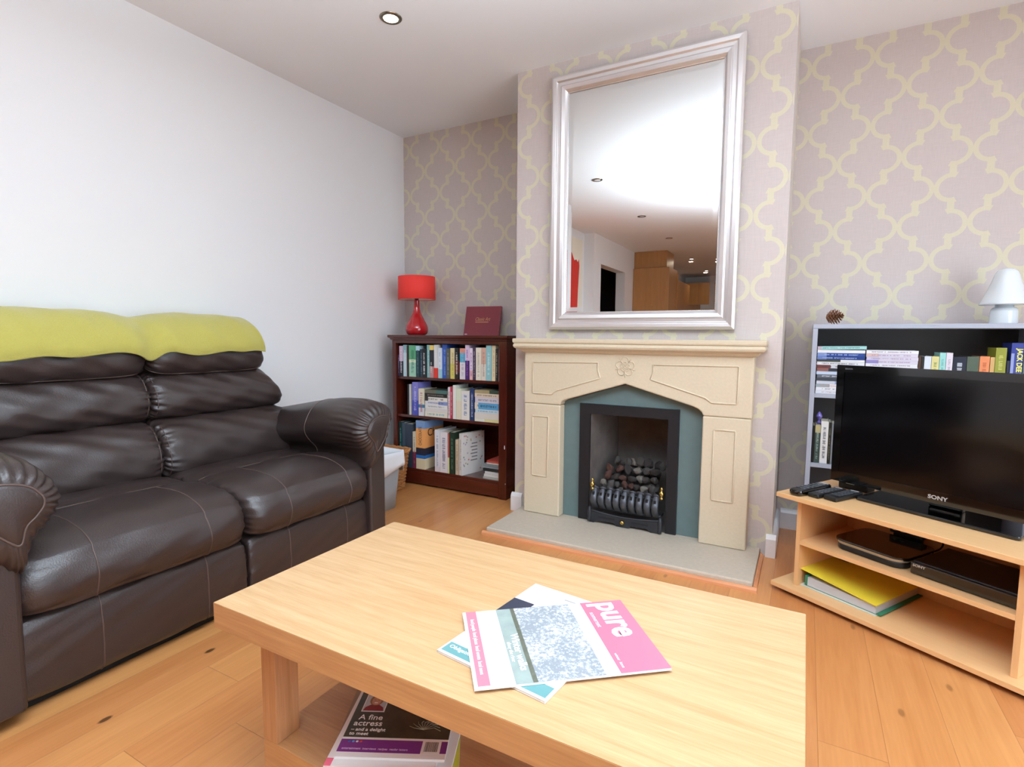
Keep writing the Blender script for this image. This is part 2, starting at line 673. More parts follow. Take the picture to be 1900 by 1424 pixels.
# unseen door frame added in the opening made for the side fill
pd = empty('added_door', (RX + .05, -2.6, 0))
pd['kind'] = 'structure'
M_upvc = mat('white_upvc', '#f0f0f0', .3)
b = MB()
for y0, y1 in ((-3.9, -3.83), (-2.635, -2.565), (-1.37, -1.3)):
    b.box(RX + .02, RX + .08, y0, y1, .0, 2.15)
b.box(RX + .02, RX + .08, -3.83, -1.37, .0, .09).box(RX + .02, RX + .08, -3.83, -1.37, 2.08, 2.15)
obj('door_frame', b, M_upvc, pd, bevel=.004)
sb = [(0, 0), (.018, 0), (.018, .085), (.012, .097), (.006, .103), (0, .105)]
M_s = M_skirt
struct('baseboard_back_left', MB().prism([(-d, z) for d, z in sb], 0.0, cx0, axis='x'), M_s)
struct('baseboard_back_right', MB().prism([(-d, z) for d, z in sb], cx1 + .018, RX, axis='x'), M_s)
struct('baseboard_left', MB().prism([(d, z) for d, z in sb], -3.2, -.018, axis='y'), M_s)
b = MB().prism([(cy - d, z) for d, z in sb], cx0 - .018, 1.233, axis='x')
b.prism([(cx0 - d, z) for d, z in sb], cy, -.001, axis='y')
struct('baseboard_chimney_left', b, M_s)
b = MB().prism([(cy - d, z) for d, z in sb], 2.4995, cx1 + .018, axis='x')
b.prism([(cx1 + d, z) for d, z in sb], cy, -.019, axis='y')
struct('baseboard_chimney_right', b, M_s)
struct('baseboard_right', MB().box(RX - .018, RX, -1.3, -.02, 0, .1), M_s)


# ceiling spotlights
def spot(x, y, lit, label):
    t = empty('ceiling_spotlight', (x, y, H), 0, label, 'spotlight', 'recessed spotlights in the ceiling')
    obj('bezel', MB().lathe([(.034, -.001), (.036, -.006), (.046, -.005), (.05, -.001), (.05, .0)], (x, y, H), 32), M_chrome, t)
    obj('bulb', MB().lathe([(.033, -.004), (.02, -.0045), (.001, -.005)], (x, y, H), 24), M_bulb if lit else M_bulb0, t)


spot(.918, -1.17, True, 'lit ceiling spotlight straight above the fireplace end of the room')
spot(.88, -2.564, False, 'unlit spotlight highest in the mirror reflection')
spot(.84, -4.215, False, 'unlit spotlight in the bright patch of the mirror reflection')
spot(.81, -5.785, False, 'unlit spotlight above the oak cupboard in the mirror reflection')
spot(.707, -8.06, True, 'lit kitchen spotlight, left one of the nearest pair in the mirror')
spot(1.087, -8.246, True, 'lit kitchen spotlight nearest the mirror frame')
spot(.663, -9.99, True, 'lit kitchen spotlight lowest in the mirror reflection')

# ------------------------------------------------------------------ kitchen seen in the mirror
t = empty('kitchen_larder_cupboard', (.25, -7.1, 0), 0, 'tall oak kitchen cupboard block with boxed top, reflected in the mirror', 'cupboard')
obj('carcass', MB().box(0.003, .6, -7.4, -6.8, 0, 2.14), M_kitchen, t, bevel=.003)
obj('top_box', MB().box(.003, .545, -7.35, -6.85, 2.141, 2.418), M_kitchen, t, bevel=.003)
obj('end_panel', MB().box(.02, .62, -7.42, -7.401, 0, 2.1), M_kitchen, t)
t = empty('kitchen_wall_cupboard', (.2, -8.5, 1.4), 0, 'row of oak wall cupboards on the kitchen wall beyond the larder', 'cupboard')
obj('carcass', MB().box(.003, .33, -9.9, -7.43, 1.5, 2.12), M_kitchen, t)
for k in range(4):
    y0 = -9.88 + k * .61
    d = obj('door', MB().box(.331, .35, y0, y0 + .6, 1.51, 2.11), M_kitchen, t, bevel=.002)
t = empty('kitchen_corner_cupboard', (.4, -10.9, 1.4), 0, 'dark oak cupboard at the far end of the kitchen', 'cupboard')
obj('carcass', MB().box(.003, .85, BY + .003, -10.55, 1.55, 2.22), M_kitchen, t)
obj('door', MB().box(.01, .42, -10.548, -10.53, 1.56, 2.21), M_kitchen, t)
t = empty('kitchen_base_cupboard', (.3, -8.8, 0), 0, 'low oak base cupboards with a pale worktop along the kitchen wall', 'cupboard')
obj('carcass', MB().box(.003, .58, -9.9, -7.43, 0, .88), M_kitchen, t)
obj('worktop', MB().box(.003, .62, -9.9, -7.43, .881, .92), mat('worktop', '#8b8580', .3), t)
# hallway cabinet seen dark
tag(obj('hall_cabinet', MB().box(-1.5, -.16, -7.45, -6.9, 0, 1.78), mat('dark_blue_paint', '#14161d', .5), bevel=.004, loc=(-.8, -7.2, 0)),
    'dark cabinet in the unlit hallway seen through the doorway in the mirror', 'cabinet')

# red painting on the wall recess
t = empty('canvas_painting', (-.13, -4.2, 1.75), 0, 'canvas painting of red streaked folds on a pale ground, reflected in the mirror', 'painting')
mpnt = bpy.data.materials.new('red_streaked_paint')
mpnt.use_nodes = True
nt = mpnt.node_tree
q = NB(nt)
tc = nt.nodes.new('ShaderNodeTexCoord')
wv = nt.nodes.new('ShaderNodeTexWave')
wv.inputs['Scale'].default_value = 2.2
wv.inputs['Distortion'].default_value = 2.5
mp = nt.nodes.new('ShaderNodeMapping')
mp.inputs['Rotation'].default_value = (R(25), 0, 0)
mp.inputs['Scale'].default_value = (1, 3, .8)
nt.links.new(tc.outputs['Object'], mp.inputs[0])
nt.links.new(mp.outputs[0], wv.inputs['Vector'])
wv.bands_direction = 'Y'
nt.links.new(q.mix(wv.outputs['Fac'], lin('#c3191c'), lin('#e0402f')), nt.nodes['Principled BSDF'].inputs['Base Color'])
obj('canvas', MB().box(-.148, -.115, -4.78, -3.7, 1.2, 2.3), mat('pale_canvas', '#e9e6d6', .7), t, bevel=.002)
out = [(-4.60, 1.27), (-4.62, 1.6), (-4.66, 1.95), (-4.64, 2.03), (-4.60, 1.99), (-4.55, 2.02), (-4.48, 2.0), (-4.40, 2.08), (-4.33, 2.12), (-4.25, 2.10), (-3.95, 2.15), (-3.8, 1.9), (-3.85, 1.4), (-3.9, 1.27)]
obj('painted_folds', MB().prism(out, -.115, -.1125, axis='x'), mpnt, t)

# ------------------------------------------------------------------ fireplace surround
fp = empty('fireplace_surround', (1.85, -.5, 0.036), 0, 'carved cream limestone fire surround with mantel shelf and pointed arch', 'fireplace')
FY = -.545
HZ = .036
bk = cy - .002
obj('pilaster', MB().box(1.285, 1.497, FY, bk, HZ, .6415), M_stone, fp, bevel=.006)
obj('pilaster', MB().box(2.215, 2.421, FY, bk, HZ, .6415), M_stone, fp, bevel=.006)
hd = [(1.283, .6425), (1.283, .926), (2.423, .926), (2.423, .6425), (2.2155, .6425), (2.209, .658), (2.193, .672), (2.17, .682), (1.843, .7715), (1.535, .676), (1.512, .668), (1.499, .655), (1.497, .6425)]
obj('header', MB().prism(hd, FY, bk), M_stone, fp, bevel=.007, segs=3)
# mantel shelf: moulded profile swept in plan
prof = [(0, .918), (.010, .922), (.018, .930), (.020, .936), (.034, .938), (.042, .944), (.046, .953), (.044, .962), (.040, .966), (.046, .970), (.048, .976), (.048, .989), (.045, .992)]
b = MB()
ring = []
for d, z in prof:
    ring.append([(1.283 - d, bk, z), (1.283 - d, FY - d - .003, z), (2.423 + d, FY - d - .003, z), (2.423 + d, bk, z)])
i0 = 0
for r_ in ring:
    b.v += r_
for k in range(len(ring) - 1):
    for j in range(3):
        b.f.append([k * 4 + j, k * 4 + j + 1, (k + 1) * 4 + j + 1, (k + 1) * 4 + j])
    b.f.append([k * 4 + 3, k * 4, (k + 1) * 4, (k + 1) * 4 + 3])
n_ = (len(ring) - 1) * 4
b.f.append([0, 1, 2, 3])
b.f.append([n_, n_ + 1, n_ + 2, n_ + 3])
b.mi = [0] * len(b.f)
b.sm = [False] * len(b.f)
obj('mantel_shelf', b, M_stone, fp)


def mould(pts):
    P = []
    n = len(pts)
    for k in range(n):
        a, c = pts[k], pts[(k + 1) % n]
        P += [(a[0] + (c[0] - a[0]) * t, FY - .0005, a[1] + (c[1] - a[1]) * t) for t in (0.02, .5, .98)]
    return P


for pts in ([(1.334, .866), (1.702, .874), (1.701, .835), (1.715, .795), (1.469, .717), (1.449, .698), (1.336, .698)],
            [(1.980, .872), (2.362, .876), (2.360, .706), (2.251, .705), (2.223, .726), (1.969, .800), (1.982, .838)],
            [(1.336, .574), (1.43, .576), (1.426, .248), (1.336, .248)],
            [(2.266, .583), (2.359, .583), (2.359, .252), (2.266, .252)]):
    obj('panel_moulding', MB().tube(mould(pts), .0042, 6, closed=True), M_stone, fp)
# carved rose
b = MB()
cxr, czr = 1.842, .857
for k in range(5):
    a = math.pi / 2 + k * 2 * math.pi / 5
    for rr, sc in ((.030, 1.0), (.015, .5)):
        ccx, ccz = cxr + rr * math.cos(a), czr + rr * math.sin(a)
        b.tube([(ccx + .0175 * sc * math.cos(w_), FY - .001, ccz + .0175 * sc * math.sin(w_)) for w_ in [2 * math.pi * j / 14 for j in range(14)]], .0028 * (.6 + .4 * sc), 5, closed=True)
    a2 = a + math.pi / 5
    b.tube([(cxr + .03 * math.cos(a2), FY - .001, czr + .03 * math.sin(a2)), (cxr + .054 * math.cos(a2), FY - .001, czr + .054 * math.sin(a2))], [.004, .001], 5)
b.tube([(cxr + .007 * math.cos(w_), FY - .001, czr + .007 * math.sin(w_)) for w_ in [2 * math.pi * j / 12 for j in range(12)]], .003, 5, closed=True)
obj('carved_rose', b, M_stone, fp)
# slate infill with square hole
b = MB()
ys0, ys1 = -.488, bk
ax0, ax1 = 1.625, 2.065
b.box(1.498, ax0, ys0, ys1, HZ, .64).box(ax1, 2.2145, ys0, ys1, HZ, .64)
b.box(ax0, ax1, ys0, ys1, .62, .64)
b.prism([(1.5, .64), (2.212, .64), (2.212, .66), (1.843, .768), (1.5, .66)], ys0, ys1)
obj('slate_infill', b, M_slate, fp)

# hearth slab and timber edging
hs = tag(obj('hearth_slab', MB().box(1.2365, 2.478, -.865, bk - .0, .0, .0355), M_hearth, bevel=.006, loc=(1.857, -.66, 0)),
         'pale grey limestone hearth slab in front of the fire', 'hearth')
t = empty('hearth_edging', (1.857, -.87, 0), 0, 'narrow orange timber edging strip round the hearth slab', 'trim')
pf = [(0, 0), (.016, 0), (.014, .010), (.006, .016), (0, .018)]
obj('front_strip', MB().prism([(-.8665 - d, z) for d, z in pf], 1.2195, 2.4955, axis='x'), M_trimwood, t)
obj('side_strip', MB().prism([(1.2355 - d, z) for d, z in pf], -.8665, -.476, axis='y'), M_trimwood, t)
obj('side_strip', MB().prism([(2.4795 + d, z) for d, z in pf], -.8665, -.476, axis='y'), M_trimwood, t)

# gas fire
gf = empty('gas_fire', (1.845, -.47, HZ), 0, 'black framed inset coal effect gas fire with brass finials and knob', 'fire')
b = MB()
ox0, ox1, oz1 = 1.592, 2.102, .656
ix0, ix1, iz1 = 1.650, 2.050, .604
fy0, fy1 = -.502, -.4895
b.box(ox0, ix0, fy0, fy1, HZ, oz1).box(ix1, ox1, fy0, fy1, HZ, oz1).box(ix0, ix1, fy0, fy1, iz1, oz1)
obj('trim_frame', b, M_iron, gf)
# fire box
b = MB()
a_, c_ = 1.70, 1.99
yb, yf = -.17, -.489
b.v = [(ix0, yf, HZ), (ix0, yf, iz1), (ix0 + .01, -.40, HZ), (ix0 + .01, -.40, iz1), (a_, yb, HZ), (a_, yb, iz1), (c_, yb, HZ), (c_, yb, iz1), (ix1 - .01, -.40, HZ), (ix1 - .01, -.40, iz1), (ix1, yf, HZ), (ix1, yf, iz1)]
b.f = [[0, 1, 3, 2], [2, 3, 5, 4], [4, 5, 7, 6], [6, 7, 9, 8], [8, 9, 11, 10], [1, 11, 9, 7, 5, 3], [0, 2, 4, 6, 8, 10]]
b.mi = [0] * 7
b.sm = [False] * 7
obj('firebox', b, M_fireback, gf, solid=.004)
# curved bars
def bar_y(s):   # bulging profile
    return -.505 - .035 * math.sin(math.pi * s)


gr = obj('grate', MB().box(1.672, 2.028, -.487, -.44, .110, .120).tube([(1.672 + .356 * k / 20, -.503 - .0 * k, .118 - .010 * math.sin(math.pi * k / 20)) for k in range(21)], .006, 6)
         .tube([(1.672 + .356 * k / 20, -.505, .200) for k in range(21)], .005, 6), M_iron2, gf)
for k in range(9):
    x = 1.690 + k * .0395

    def bar(u, v, x=x):
        th = math.pi * (u * 1.0)
        hw = .0165 * (1 - .35 * v ** 6)
        yb2, zb2 = bar_y(v), .112 + .108 * v
        return (x - hw * math.cos(th), yb2 - .011 * math.sin(th), zb2)
    b = MB().grid(bar, 10, 16)
    b.tube([(x - .0155, bar_y(1) - .002, .218), (x, bar_y(1) - .008, .226), (x + .0155, bar_y(1) - .002, .218)], .0055, 6)
    br = obj('grate_bar', b, mat('cast_iron_bar', '#54565d', .38, metal=.5, bump=.3, bscale=150), gf)
    obj('slot', MB().box(x - .0058, x + .0058, bar_y(.78) - .0160, bar_y(.78) - .008, .188, .205), M_iron, gf)
# fret
b = MB().prism([(1.668, HZ + .001), (1.69, HZ + .001), (1.705, .05), (1.80, .05), (1.81, HZ + .001), (1.875, HZ + .001), (1.885, .05), (1.97, .05), (1.985, HZ + .001), (2.03, HZ + .001), (2.026, .098), (1.845, .085), (1.674, .098)], -.528, -.516)
b.tube([(1.668 + .362 * k / 16, -.524, .100 - .014 * math.sin(math.pi * k / 16)) for k in range(17)], .006, 6)
for x in (1.666, 2.032):
    b.tube([(x, -.524, .118), (x, -.530, .09), (x, -.526, .06), (x, -.536, .044)], [.008, .011, .009, .0095], 8)
obj('fret', b, M_iron2, gf)
for fx in (1.715, 1.89):
    obj('fret_slot', MB().box(fx, fx + .085, -.5292, -.528, .066, .073), M_iron, gf)
obj('control_knob', MB().tube([(1.845, -.529, .066), (1.845, -.535, .066), (1.845, -.543, .066), (1.845, -.550, .066)], [.005, .010, .012, .006], 14), M_brass, gf)
for x in (1.673, 2.031):
    obj('finial', MB().lathe([(.009, 0), (.010, .006), (.005, .010), (.006, .014), (.012, .024), (.012, .032), (.005, .040), (.004, .044), (.007, .050), (.006, .056), (.001, .062)], (x, -.512, .207), 14), M_brass, gf)

# coals
M_c = [mat('coal_a', '#352d2b', .8, bump=.8, bscale=60, vary=.7), mat('coal_b', '#4a4543', .85, bump=.8, bscale=50, vary=.6), mat('coal_c', '#4e3027', .85, bump=.7, bscale=50, vary=.5), mat('coal_d', '#756e66', .85, bump=.8, bscale=40, vary=.6)]
coal_me = []
for k in range(6):
    rnd = random.Random(k + 3)
    bm = bmesh.new()
    bmesh.ops.create_icosphere(bm, subdivisions=2, radius=1)
    ds = [Vector((rnd.uniform(-1, 1), rnd.uniform(-1, 1), rnd.uniform(-1, 1))).normalized() for _ in range(9)]
    cs = [rnd.uniform(.55, .85) for _ in ds]
    for v in bm.verts:
        for d_, c in zip(ds, cs):
            e = v.co.dot(d_) - c
            if e > 0:
                v.co -= d_ * e
    me = bpy.data.meshes.new('coal')
    bm.to_mesh(me)
    bm.free()
    coal_me.append(me)
spots_c = []
rows = [(-.478, .168, 8, .0215), (-.470, .205, 9, .022), (-.448, .232, 8, .023), (-.415, .262, 7, .026), (-.375, .297, 6, .029), (-.335, .335, 5, .029), (-.43, .19, 7, .026), (-.38, .22, 6, .032), (-.33, .27, 5, .034), (-.30, .315, 4, .03)]
kk = 0
named = {33: 'pale grey pointed coal at the top left of the heap'}
for ri, (yy, zz, n, rr) in enumerate(rows):
    for k in range(n):
        x = 1.698 + (1.99 - 1.698) * (k + .5 + random.uniform(-.18, .18)) / n + (.004 if ri % 2 else -.004)
        x += max(0, zz - .28) * .35
        o = bpy.data.objects.new('coal', coal_me[kk % 6].copy())
        o.data.materials.append(random.choice([M_c[0]] * 3 + [M_c[1]] * 3 + [M_c[2], M_c[2], M_c[3]] if ri > 1 else [M_c[0], M_c[1], M_c[1]]))
        o.location = (x, yy + random.uniform(-.006, .006), zz + random.uniform(-.005, .008))
        r_ = rr * random.uniform(.85, 1.15)
        o.scale = (r_ * random.uniform(.95, 1.25), r_ * .92, r_ * random.uniform(.68, .88))
        o.rotation_euler = (random.uniform(0, 6), random.uniform(0, 6), random.uniform(0, 6))
        COL.objects.link(o)
        cn_ = {'coal_a': 'blackish brown', 'coal_b': 'dark grey', 'coal_c': 'rusty brown', 'coal_d': 'pale ash grey'}[o.data.materials[0].name]
        tag(o, '%s coal lump %s' % (cn_, ('just behind the top of the grate bars', 'in the lower front of the heap', 'midway up the heap in the fire', 'at the top of the heap in the fire')[0 if zz < .21 else (1 if zz < .25 else (2 if zz < .29 else 3))]), 'coal', '%s coals in the grate' % cn_)
        kk += 1

# ------------------------------------------------------------------ big mirror
mr = empty('wall_mirror', (1.863, cy, 1.04), 0, 'large rectangular mirror in a stepped brushed silver frame above the mantel', 'mirror')
fo = [0.0, .012, .03, .036, .052, .058, .076, .082, .09]
fh = [.030, .040, .038, .030, .029, .036, .031, .022, .012]
mx0, mx1, mz0, mz1 = 1.398, 2.328, 1.041, 2.338
b = MB()
pro = [(0, .0005)] + list(zip(fo, fh)) + [(.09, .0005)]
for (d, h_) in pro:
    y = cy - h_
    b.v += [(mx0 + d, y, mz0 + d), (mx1 - d, y, mz0 + d), (mx1 - d, y, mz1 - d), (mx0 + d, y, mz1 - d)]
for k in range(len(pro)):
    k2 = (k + 1) % len(pro)
    for j in range(4):
        b.f.append([k * 4 + j, k * 4 + (j + 1) % 4, k2 * 4 + (j + 1) % 4, k2 * 4 + j])
        b.mi.append(0)
        b.sm.append(False)
obj('frame', b, M_silver, mr, bevel=.0015)
# beaded inner edge
b = MB()
n = 90
for side in range(4):
    A_, B_ = [((1.4865, 1.1295), (2.2395, 1.1295)), ((2.2395, 1.1295), (2.2395, 2.2495)), ((2.2395, 2.2495), (1.4865, 2.2495)), ((1.4865, 2.2495), (1.4865, 1.1295))][side]
    Ln = math.hypot(B_[0] - A_[0], B_[1] - A_[1])
    nb = int(Ln / .009)
    pts = [(A_[0] + (B_[0] - A_[0]) * j / (nb * 2), cy - .014, A_[1] + (B_[1] - A_[1]) * j / (nb * 2)) for j in range(nb * 2 + 1)]
    b.tube(pts, [.0018 if j % 2 else .0035 for j in range(len(pts))], 6)
obj('beaded_edge', b, M_silver, mr)
obj('glass', MB().box(1.485, 2.241, cy - .011, cy - .006, 1.128, 2.251), M_mirror, mr)
# bevelled glass border
b = MB()
g0, g1 = .0, .022
b.v = [(1.4925, cy - .0113, 1.1355), (2.2335, cy - .0113, 1.1355), (2.2335, cy - .0113, 2.2435), (1.4925, cy - .0113, 2.2435),
       (1.4925 + g1, cy - .0125, 1.1355 + g1), (2.2335 - g1, cy - .0125, 1.1355 + g1), (2.2335 - g1, cy - .0125, 2.2435 - g1), (1.4925 + g1, cy - .0125, 2.2435 - g1)]
b.f = [[0, 1, 5, 4], [1, 2, 6, 5], [2, 3, 7, 6], [3, 0, 4, 7], [4, 5, 6, 7]]
b.mi = [0] * 5
b.sm = [False] * 5
obj('bevelled_face', b, M_mirror, mr)

# ------------------------------------------------------------------ sofa
so = empty('recliner_sofa', (.45, -1.94, 0), 0, 'dark brown leather two seat recliner sofa with padded arms against the white wall', 'sofa')
yM = -1.94


def loaf_fn(prof, t0, t1, axis='y', p=7.0, disp=None, post=None, depth=1.0, n=10):
    """closed profile swept along an axis with rounded ends; returns f(u,v)"""
    cr = cat_rom(prof, n)
    N = len(cr)
    ca = sum(q_[0] for q_ in cr) / N
    cb = sum(q_[1] for q_ in cr) / N
    half = (t1 - t0) / 2
    mid = (t0 + t1) / 2

    def f(u, v):
        k = u * N
        i = int(k) % N
        fr = k - int(k)
        a = cr[i][0] * (1 - fr) + cr[(i + 1) % N][0] * fr
        b_ = cr[i][1] * (1 - fr) + cr[(i + 1) % N][1] * fr
        tau = 2 * v - 1
        w_ = math.sin(math.pi / 2 * tau)
        e = max(0.0, 1 - abs(w_) ** p) ** (1 / p) if abs(tau) < 1 else 0.0
        e = 1 - (1 - e) * depth
        da, db = a - ca, b_ - cb
        L = math.hypot(da, db) + 1e-9
        off = disp(u, w_, mid + half * w_) if disp else 0
        a = ca + da * e + da / L * off
        b_ = cb + db * e + db / L * off
        t = mid + half * w_
        P = (a, t, b_) if axis == 'y' else (t, a, b_)
        return post(P) if post else P
    return f, N


def loaf(name, prof, t0, t1, m, parent, nu=120, nv=90, seams=(), seam_r=.0022, **k):
    f, N = loaf_fn(prof, t0, t1, **k)
    b = MB().grid(f, nu, nv, cu=True)
    # close the ends
    b.f.append(list(range(nu)))
    b.f.append([nv * nu + j for j in range(nu)])
    b.mi += [0, 0]
    b.sm += [True, True]
    o = obj(name, b, m, parent)
    for (v, u0, u1) in seams:
        pts = [f(u0 + (u1 - u0) * j / 60, v) for j in range(61)]
        s_ = obj('piping', MB().tube(pts, seam_r, 6), M_leather2, parent)
    return o, f


def vof(t, t0, t1):   # v for a position t along the sweep
    w_ = (t - (t0 + t1) / 2) / ((t1 - t0) / 2)
    return (math.asin(max(-1, min(1, w_))) / (math.pi / 2) + 1) / 2


def gathers(amp, reach, freq, seed, base=.004, side=0):
    def d(u, w_, t):
        a = 1 - abs(w_)
        g = amp * math.exp(-a / reach)
        if side and w_ * side < 0:
            g *= .08
        ph = 2 * math.pi * freq * u + 1.7 * math.sin(5 * 2 * math.pi * u + seed)
        return g * (math.sin(ph) + .45 * math.sin(ph * 1.63 + seed)) + base * wob(u * 17, w_ * 4, seed) - .0
    return d


M_base = mat('black_felt_underside', '#0d0c0c', .9)
# hidden carcass
obj('carcass', MB().box(.04, .80, -2.60, -1.28, .05, .26)
    , M_leather, so, bevel=.02)
shell = [(yM + s_ * d_, z_) for s_, seq in ((1, ((.70, .10), (.70, .50), (.685, .64), (.645, .80), (.595, .92), (.53, 1.02), (.45, 1.045))), (-1, ((.45, 1.045), (.53, 1.02), (.595, .92), (.645, .80), (.685, .64), (.70, .50), (.70, .10)))) for d_, z_ in [(q2 * .93, z2) for q2, z2 in seq]]
obj('back_shell', MB().prism(shell, .03, .17, axis='x'), M_leather, so, bevel=.03, segs=4)
obj('base_frame', MB().box(.08, .84, -2.66, -1.26, .004, .05), M_base, so)
seat_prof = [(.22, .30), (.24, .40), (.36, .435), (.47, .440), (.53, .430), (.60, .446), (.72, .450), (.83, .435), (.900, .392), (.922, .335), (.905, .283), (.86, .262), (.6, .262), (.35, .262)]
for name_i, (y0, y1, ps) in enumerate(((-2.600, -1.932, (-2.412, -2.090)), (-1.938, -1.325, (-1.772, -1.465)))):
    def post(P, y0=y0, y1=y1):
        x, y, z = P
        # crown in the middle of the seat, slight sag toward the outside
        c = 1 - abs((y - (y0 + y1) / 2) / ((y1 - y0) / 2)) ** 3
        if z > .40:
            z += .012 * c
        return (x, y, z)
    sm_ = [(vof(py, y0, y1), .30, .78) for py in ps]
    loaf('seat_cushion', seat_prof, y0, y1, M_leather, so, p=9, disp=gathers(.0085, .045, 26, 1.3 + name_i * 3, .0035), post=post, seams=sm_)
    # cross seam between the seat back panel and the front pad
    f_, N_ = loaf_fn(seat_prof, y0, y1, p=9, post=post)
    obj('piping', MB().tube([f_(.318, .12 + .76 * j / 40) for j in range(41)], .0022, 6), M_leather2, so)
    fr = [(.78, .03), (.78, .255), (.84, .262), (.874, .25), (.886, .20), (.888, .12), (.878, .045), (.84, .025)]
    loaf('footrest_panel', fr, y0 + .008, y1 - .008, M_leather, so, nu=80, nv=70, p=16, disp=gathers(.003, .03, 14, 4 + name_i, .0025), seams=[(vof(py, y0, y1), .2, .85) for py in (ps[0] + .012, ps[1] + .008)])


def back_post(P):
    x, y, z = P
    k = 1.01 - .055 * sstep(z, .45, .66) - .135 * sstep(z, .66, .87) - .09 * sstep(z, .86, 1.06)
    return (x, yM + (y - yM) * k, z)


low = [(.12, .40), (.30, .395), (.385, .42), (.412, .48), (.398, .56), (.352, .625), (.285, .655), (.18, .66), (.10, .56)]
midp = [(.08, .645), (.22, .640), (.298, .655), (.335, .70), (.330, .765), (.288, .825), (.215, .852), (.10, .855), (.05, .75)]
head = [(.04, .85), (.15, .832), (.255, .828), (.308, .848), (.328, .90), (.318, .96), (.285, 1.015), (.225, 1.055), (.15, 1.068), (.08, 1.045), (.035, .95)]
for ci, (y0, y1) in enumerate(((-2.60, -1.938), (-1.942, -1.28))):
    inner = 1 if ci == 0 else -1
    loaf('lower_back_cushion', low, y0, y1, M_leather, so, p=8, disp=gathers(.009, .06, 20, 2 + ci, .005, inner), post=back_post)
    loaf('middle_back_cushion', midp, y0, y1, M_leather, so, p=8, disp=gathers(.009, .06, 20, 5 + ci, .005, inner), post=back_post)
    loaf('headrest', head, y0, y1, M_leather, so, p=6, disp=gathers(.008, .05, 18, 8 + ci, .004, inner), post=back_post)
    # piping down the inner edges of the back and along the headrest bottom
    for prof_, u0, u1 in ((low, .12, .62), (midp, .12, .62)):
        f_, _ = loaf_fn(prof_, y0, y1, p=8, post=back_post)
        v_ = .885 if ci == 0 else .115
        obj('piping', MB().tube([f_(u0 + (u1 - u0) * j / 30, v_) for j in range(31)], .0022, 6), M_leather2, so)
    f_, _ = loaf_fn(head, y0, y1, p=6, post=back_post)
    obj('piping', MB().tube([f_(.235, .06 + .88 * j / 50) for j in range(51)], .0026, 6), M_leather2, so)

# arms
arm_prof = [(.115, .60), (.135, .645), (.125, .685), (.08, .706), (.02, .705), (-.045, .675), (-.085, .615), (-.088, .565), (-.062, .515), (-.025, .47), (-.005, .40), (.03, .42), (.09, .50)]
for sgn, yo in ((1, -1.345), (-1, -2.575)):
    pr_ = [(yo + sgn * a, z) for a, z in arm_prof]

    def apost(P, sgn=sgn, yo=yo):
        x, y, z = P
        z -= .085 * (1 - sstep(x, .15, .75)) * sstep(z, .4, .65)
        if x > .80:
            z -= .030 * ((x - .80) / .15) ** 2 * sstep(z, .5, .7)
        return (x, y, z)

    cr_a = cat_rom(pr_, 10)
    ccy, ccz = yo + sgn * .028, .612
    NA = len(cr_a)

    def armf(u, v, cr_a=cr_a, ccy=ccy, ccz=ccz, apost=apost):
        k = u * NA
        i = int(k) % NA
        fr = k - int(k)
        y = cr_a[i][0] * (1 - fr) + cr_a[(i + 1) % NA][0] * fr
        z = cr_a[i][1] * (1 - fr) + cr_a[(i + 1) % NA][1] * fr
        if v < .5:
            x = .10 + (.895 - .10) * v / .5
            sc_, g = 1.0, sstep(v, .38, .5) * .35
        else:
            th = (v - .5) / .5 * math.pi / 2
            x = .895 + .055 * math.sin(th)
            sc_ = .60 + .40 * math.cos(th)
            g = .35 + .65 * math.sin(th * 1.6)
            g *= 1 - .5 * (v - .5)
        ph = 2 * math.pi * 30 * u + 1.1 * math.sin(2 * math.pi * 5 * u)
        off = .0042 * g * (math.sin(ph) + .35 * math.sin(ph * .53 + 1)) + .003 * wob(u * 9, v * 8, 3) * (1 - g)
        dy, dz = (y - ccy), (z - ccz)
        L_ = math.hypot(dy, dz) + 1e-9
        y, z = ccy + dy * sc_ + dy / L_ * off, ccz + dz * sc_ + dz / L_ * off
        return apost((x, y, z))
    b = MB().grid(armf, 240, 100, cu=True)
    b.f += [list(range(240)), [100 * 240 + j for j in range(240)]]
    b.mi += [0, 0]
    b.sm += [False, False]
    obj('arm_pad', b, M_leather, so)
    obj('piping', MB().tube([armf(.72 * j / 80, .315) for j in range(81)], .0022, 6), M_leather2, so)

    def ring(u, k, dx, cr_a=cr_a, ccy=ccy, ccz=ccz, apost=apost):
        q3 = cr_a[int(u * NA) % NA]
        P = apost((.950, ccy + (q3[0] - ccy) * k, ccz + (q3[1] - ccz) * k))
        return (P[0] + dx, P[1], P[2])
    obj('piping', MB().tube([ring(j / 90, .60, .001) for j in range(90)], .003, 6, closed=True), M_leather2, so)
    obj('arm_end_cap', MB().grid(lambda u, v: ring(u, .60 * (1 - v) + .0001, .012 * math.sqrt(max(0, 1 - (1 - v) ** 2.5))), 130, 10, cu=True), M_leather, so)
    # front panel of the arm and its outer side
    ya, yb_ = (yo + sgn * .012, yo + sgn * .128)
    if ya > yb_:
        ya, yb_ = yb_, ya
    fp_ = [(ya, .03), (ya, .44), (yo - sgn * .02 if sgn > 0 else ya, .50), (yo - sgn * .03 if sgn > 0 else ya + .002, .60), ((ya + yb_) / 2, .655), (yb_, .61), (yb_, .03)]
    ap = [(yo + sgn * a, z) for a, z in ((.004, .035), (.000, .45), (.006, .56), (.03, .60), (.08, .60), (.098, .57), (.102, .45), (.104, .035))]
    b = MB()
    b.prism(ap, .86, .915, axis='x')
    obj('arm_front_panel', b, M_leather, so, bevel=.014, segs=4)
    obj('arm_side_panel', MB().box(.05, .88, min(yo + sgn * .008, yo + sgn * .103), max(yo + sgn * .008, yo + sgn * .103), .02, .60), M_leather, so, bevel=.015)

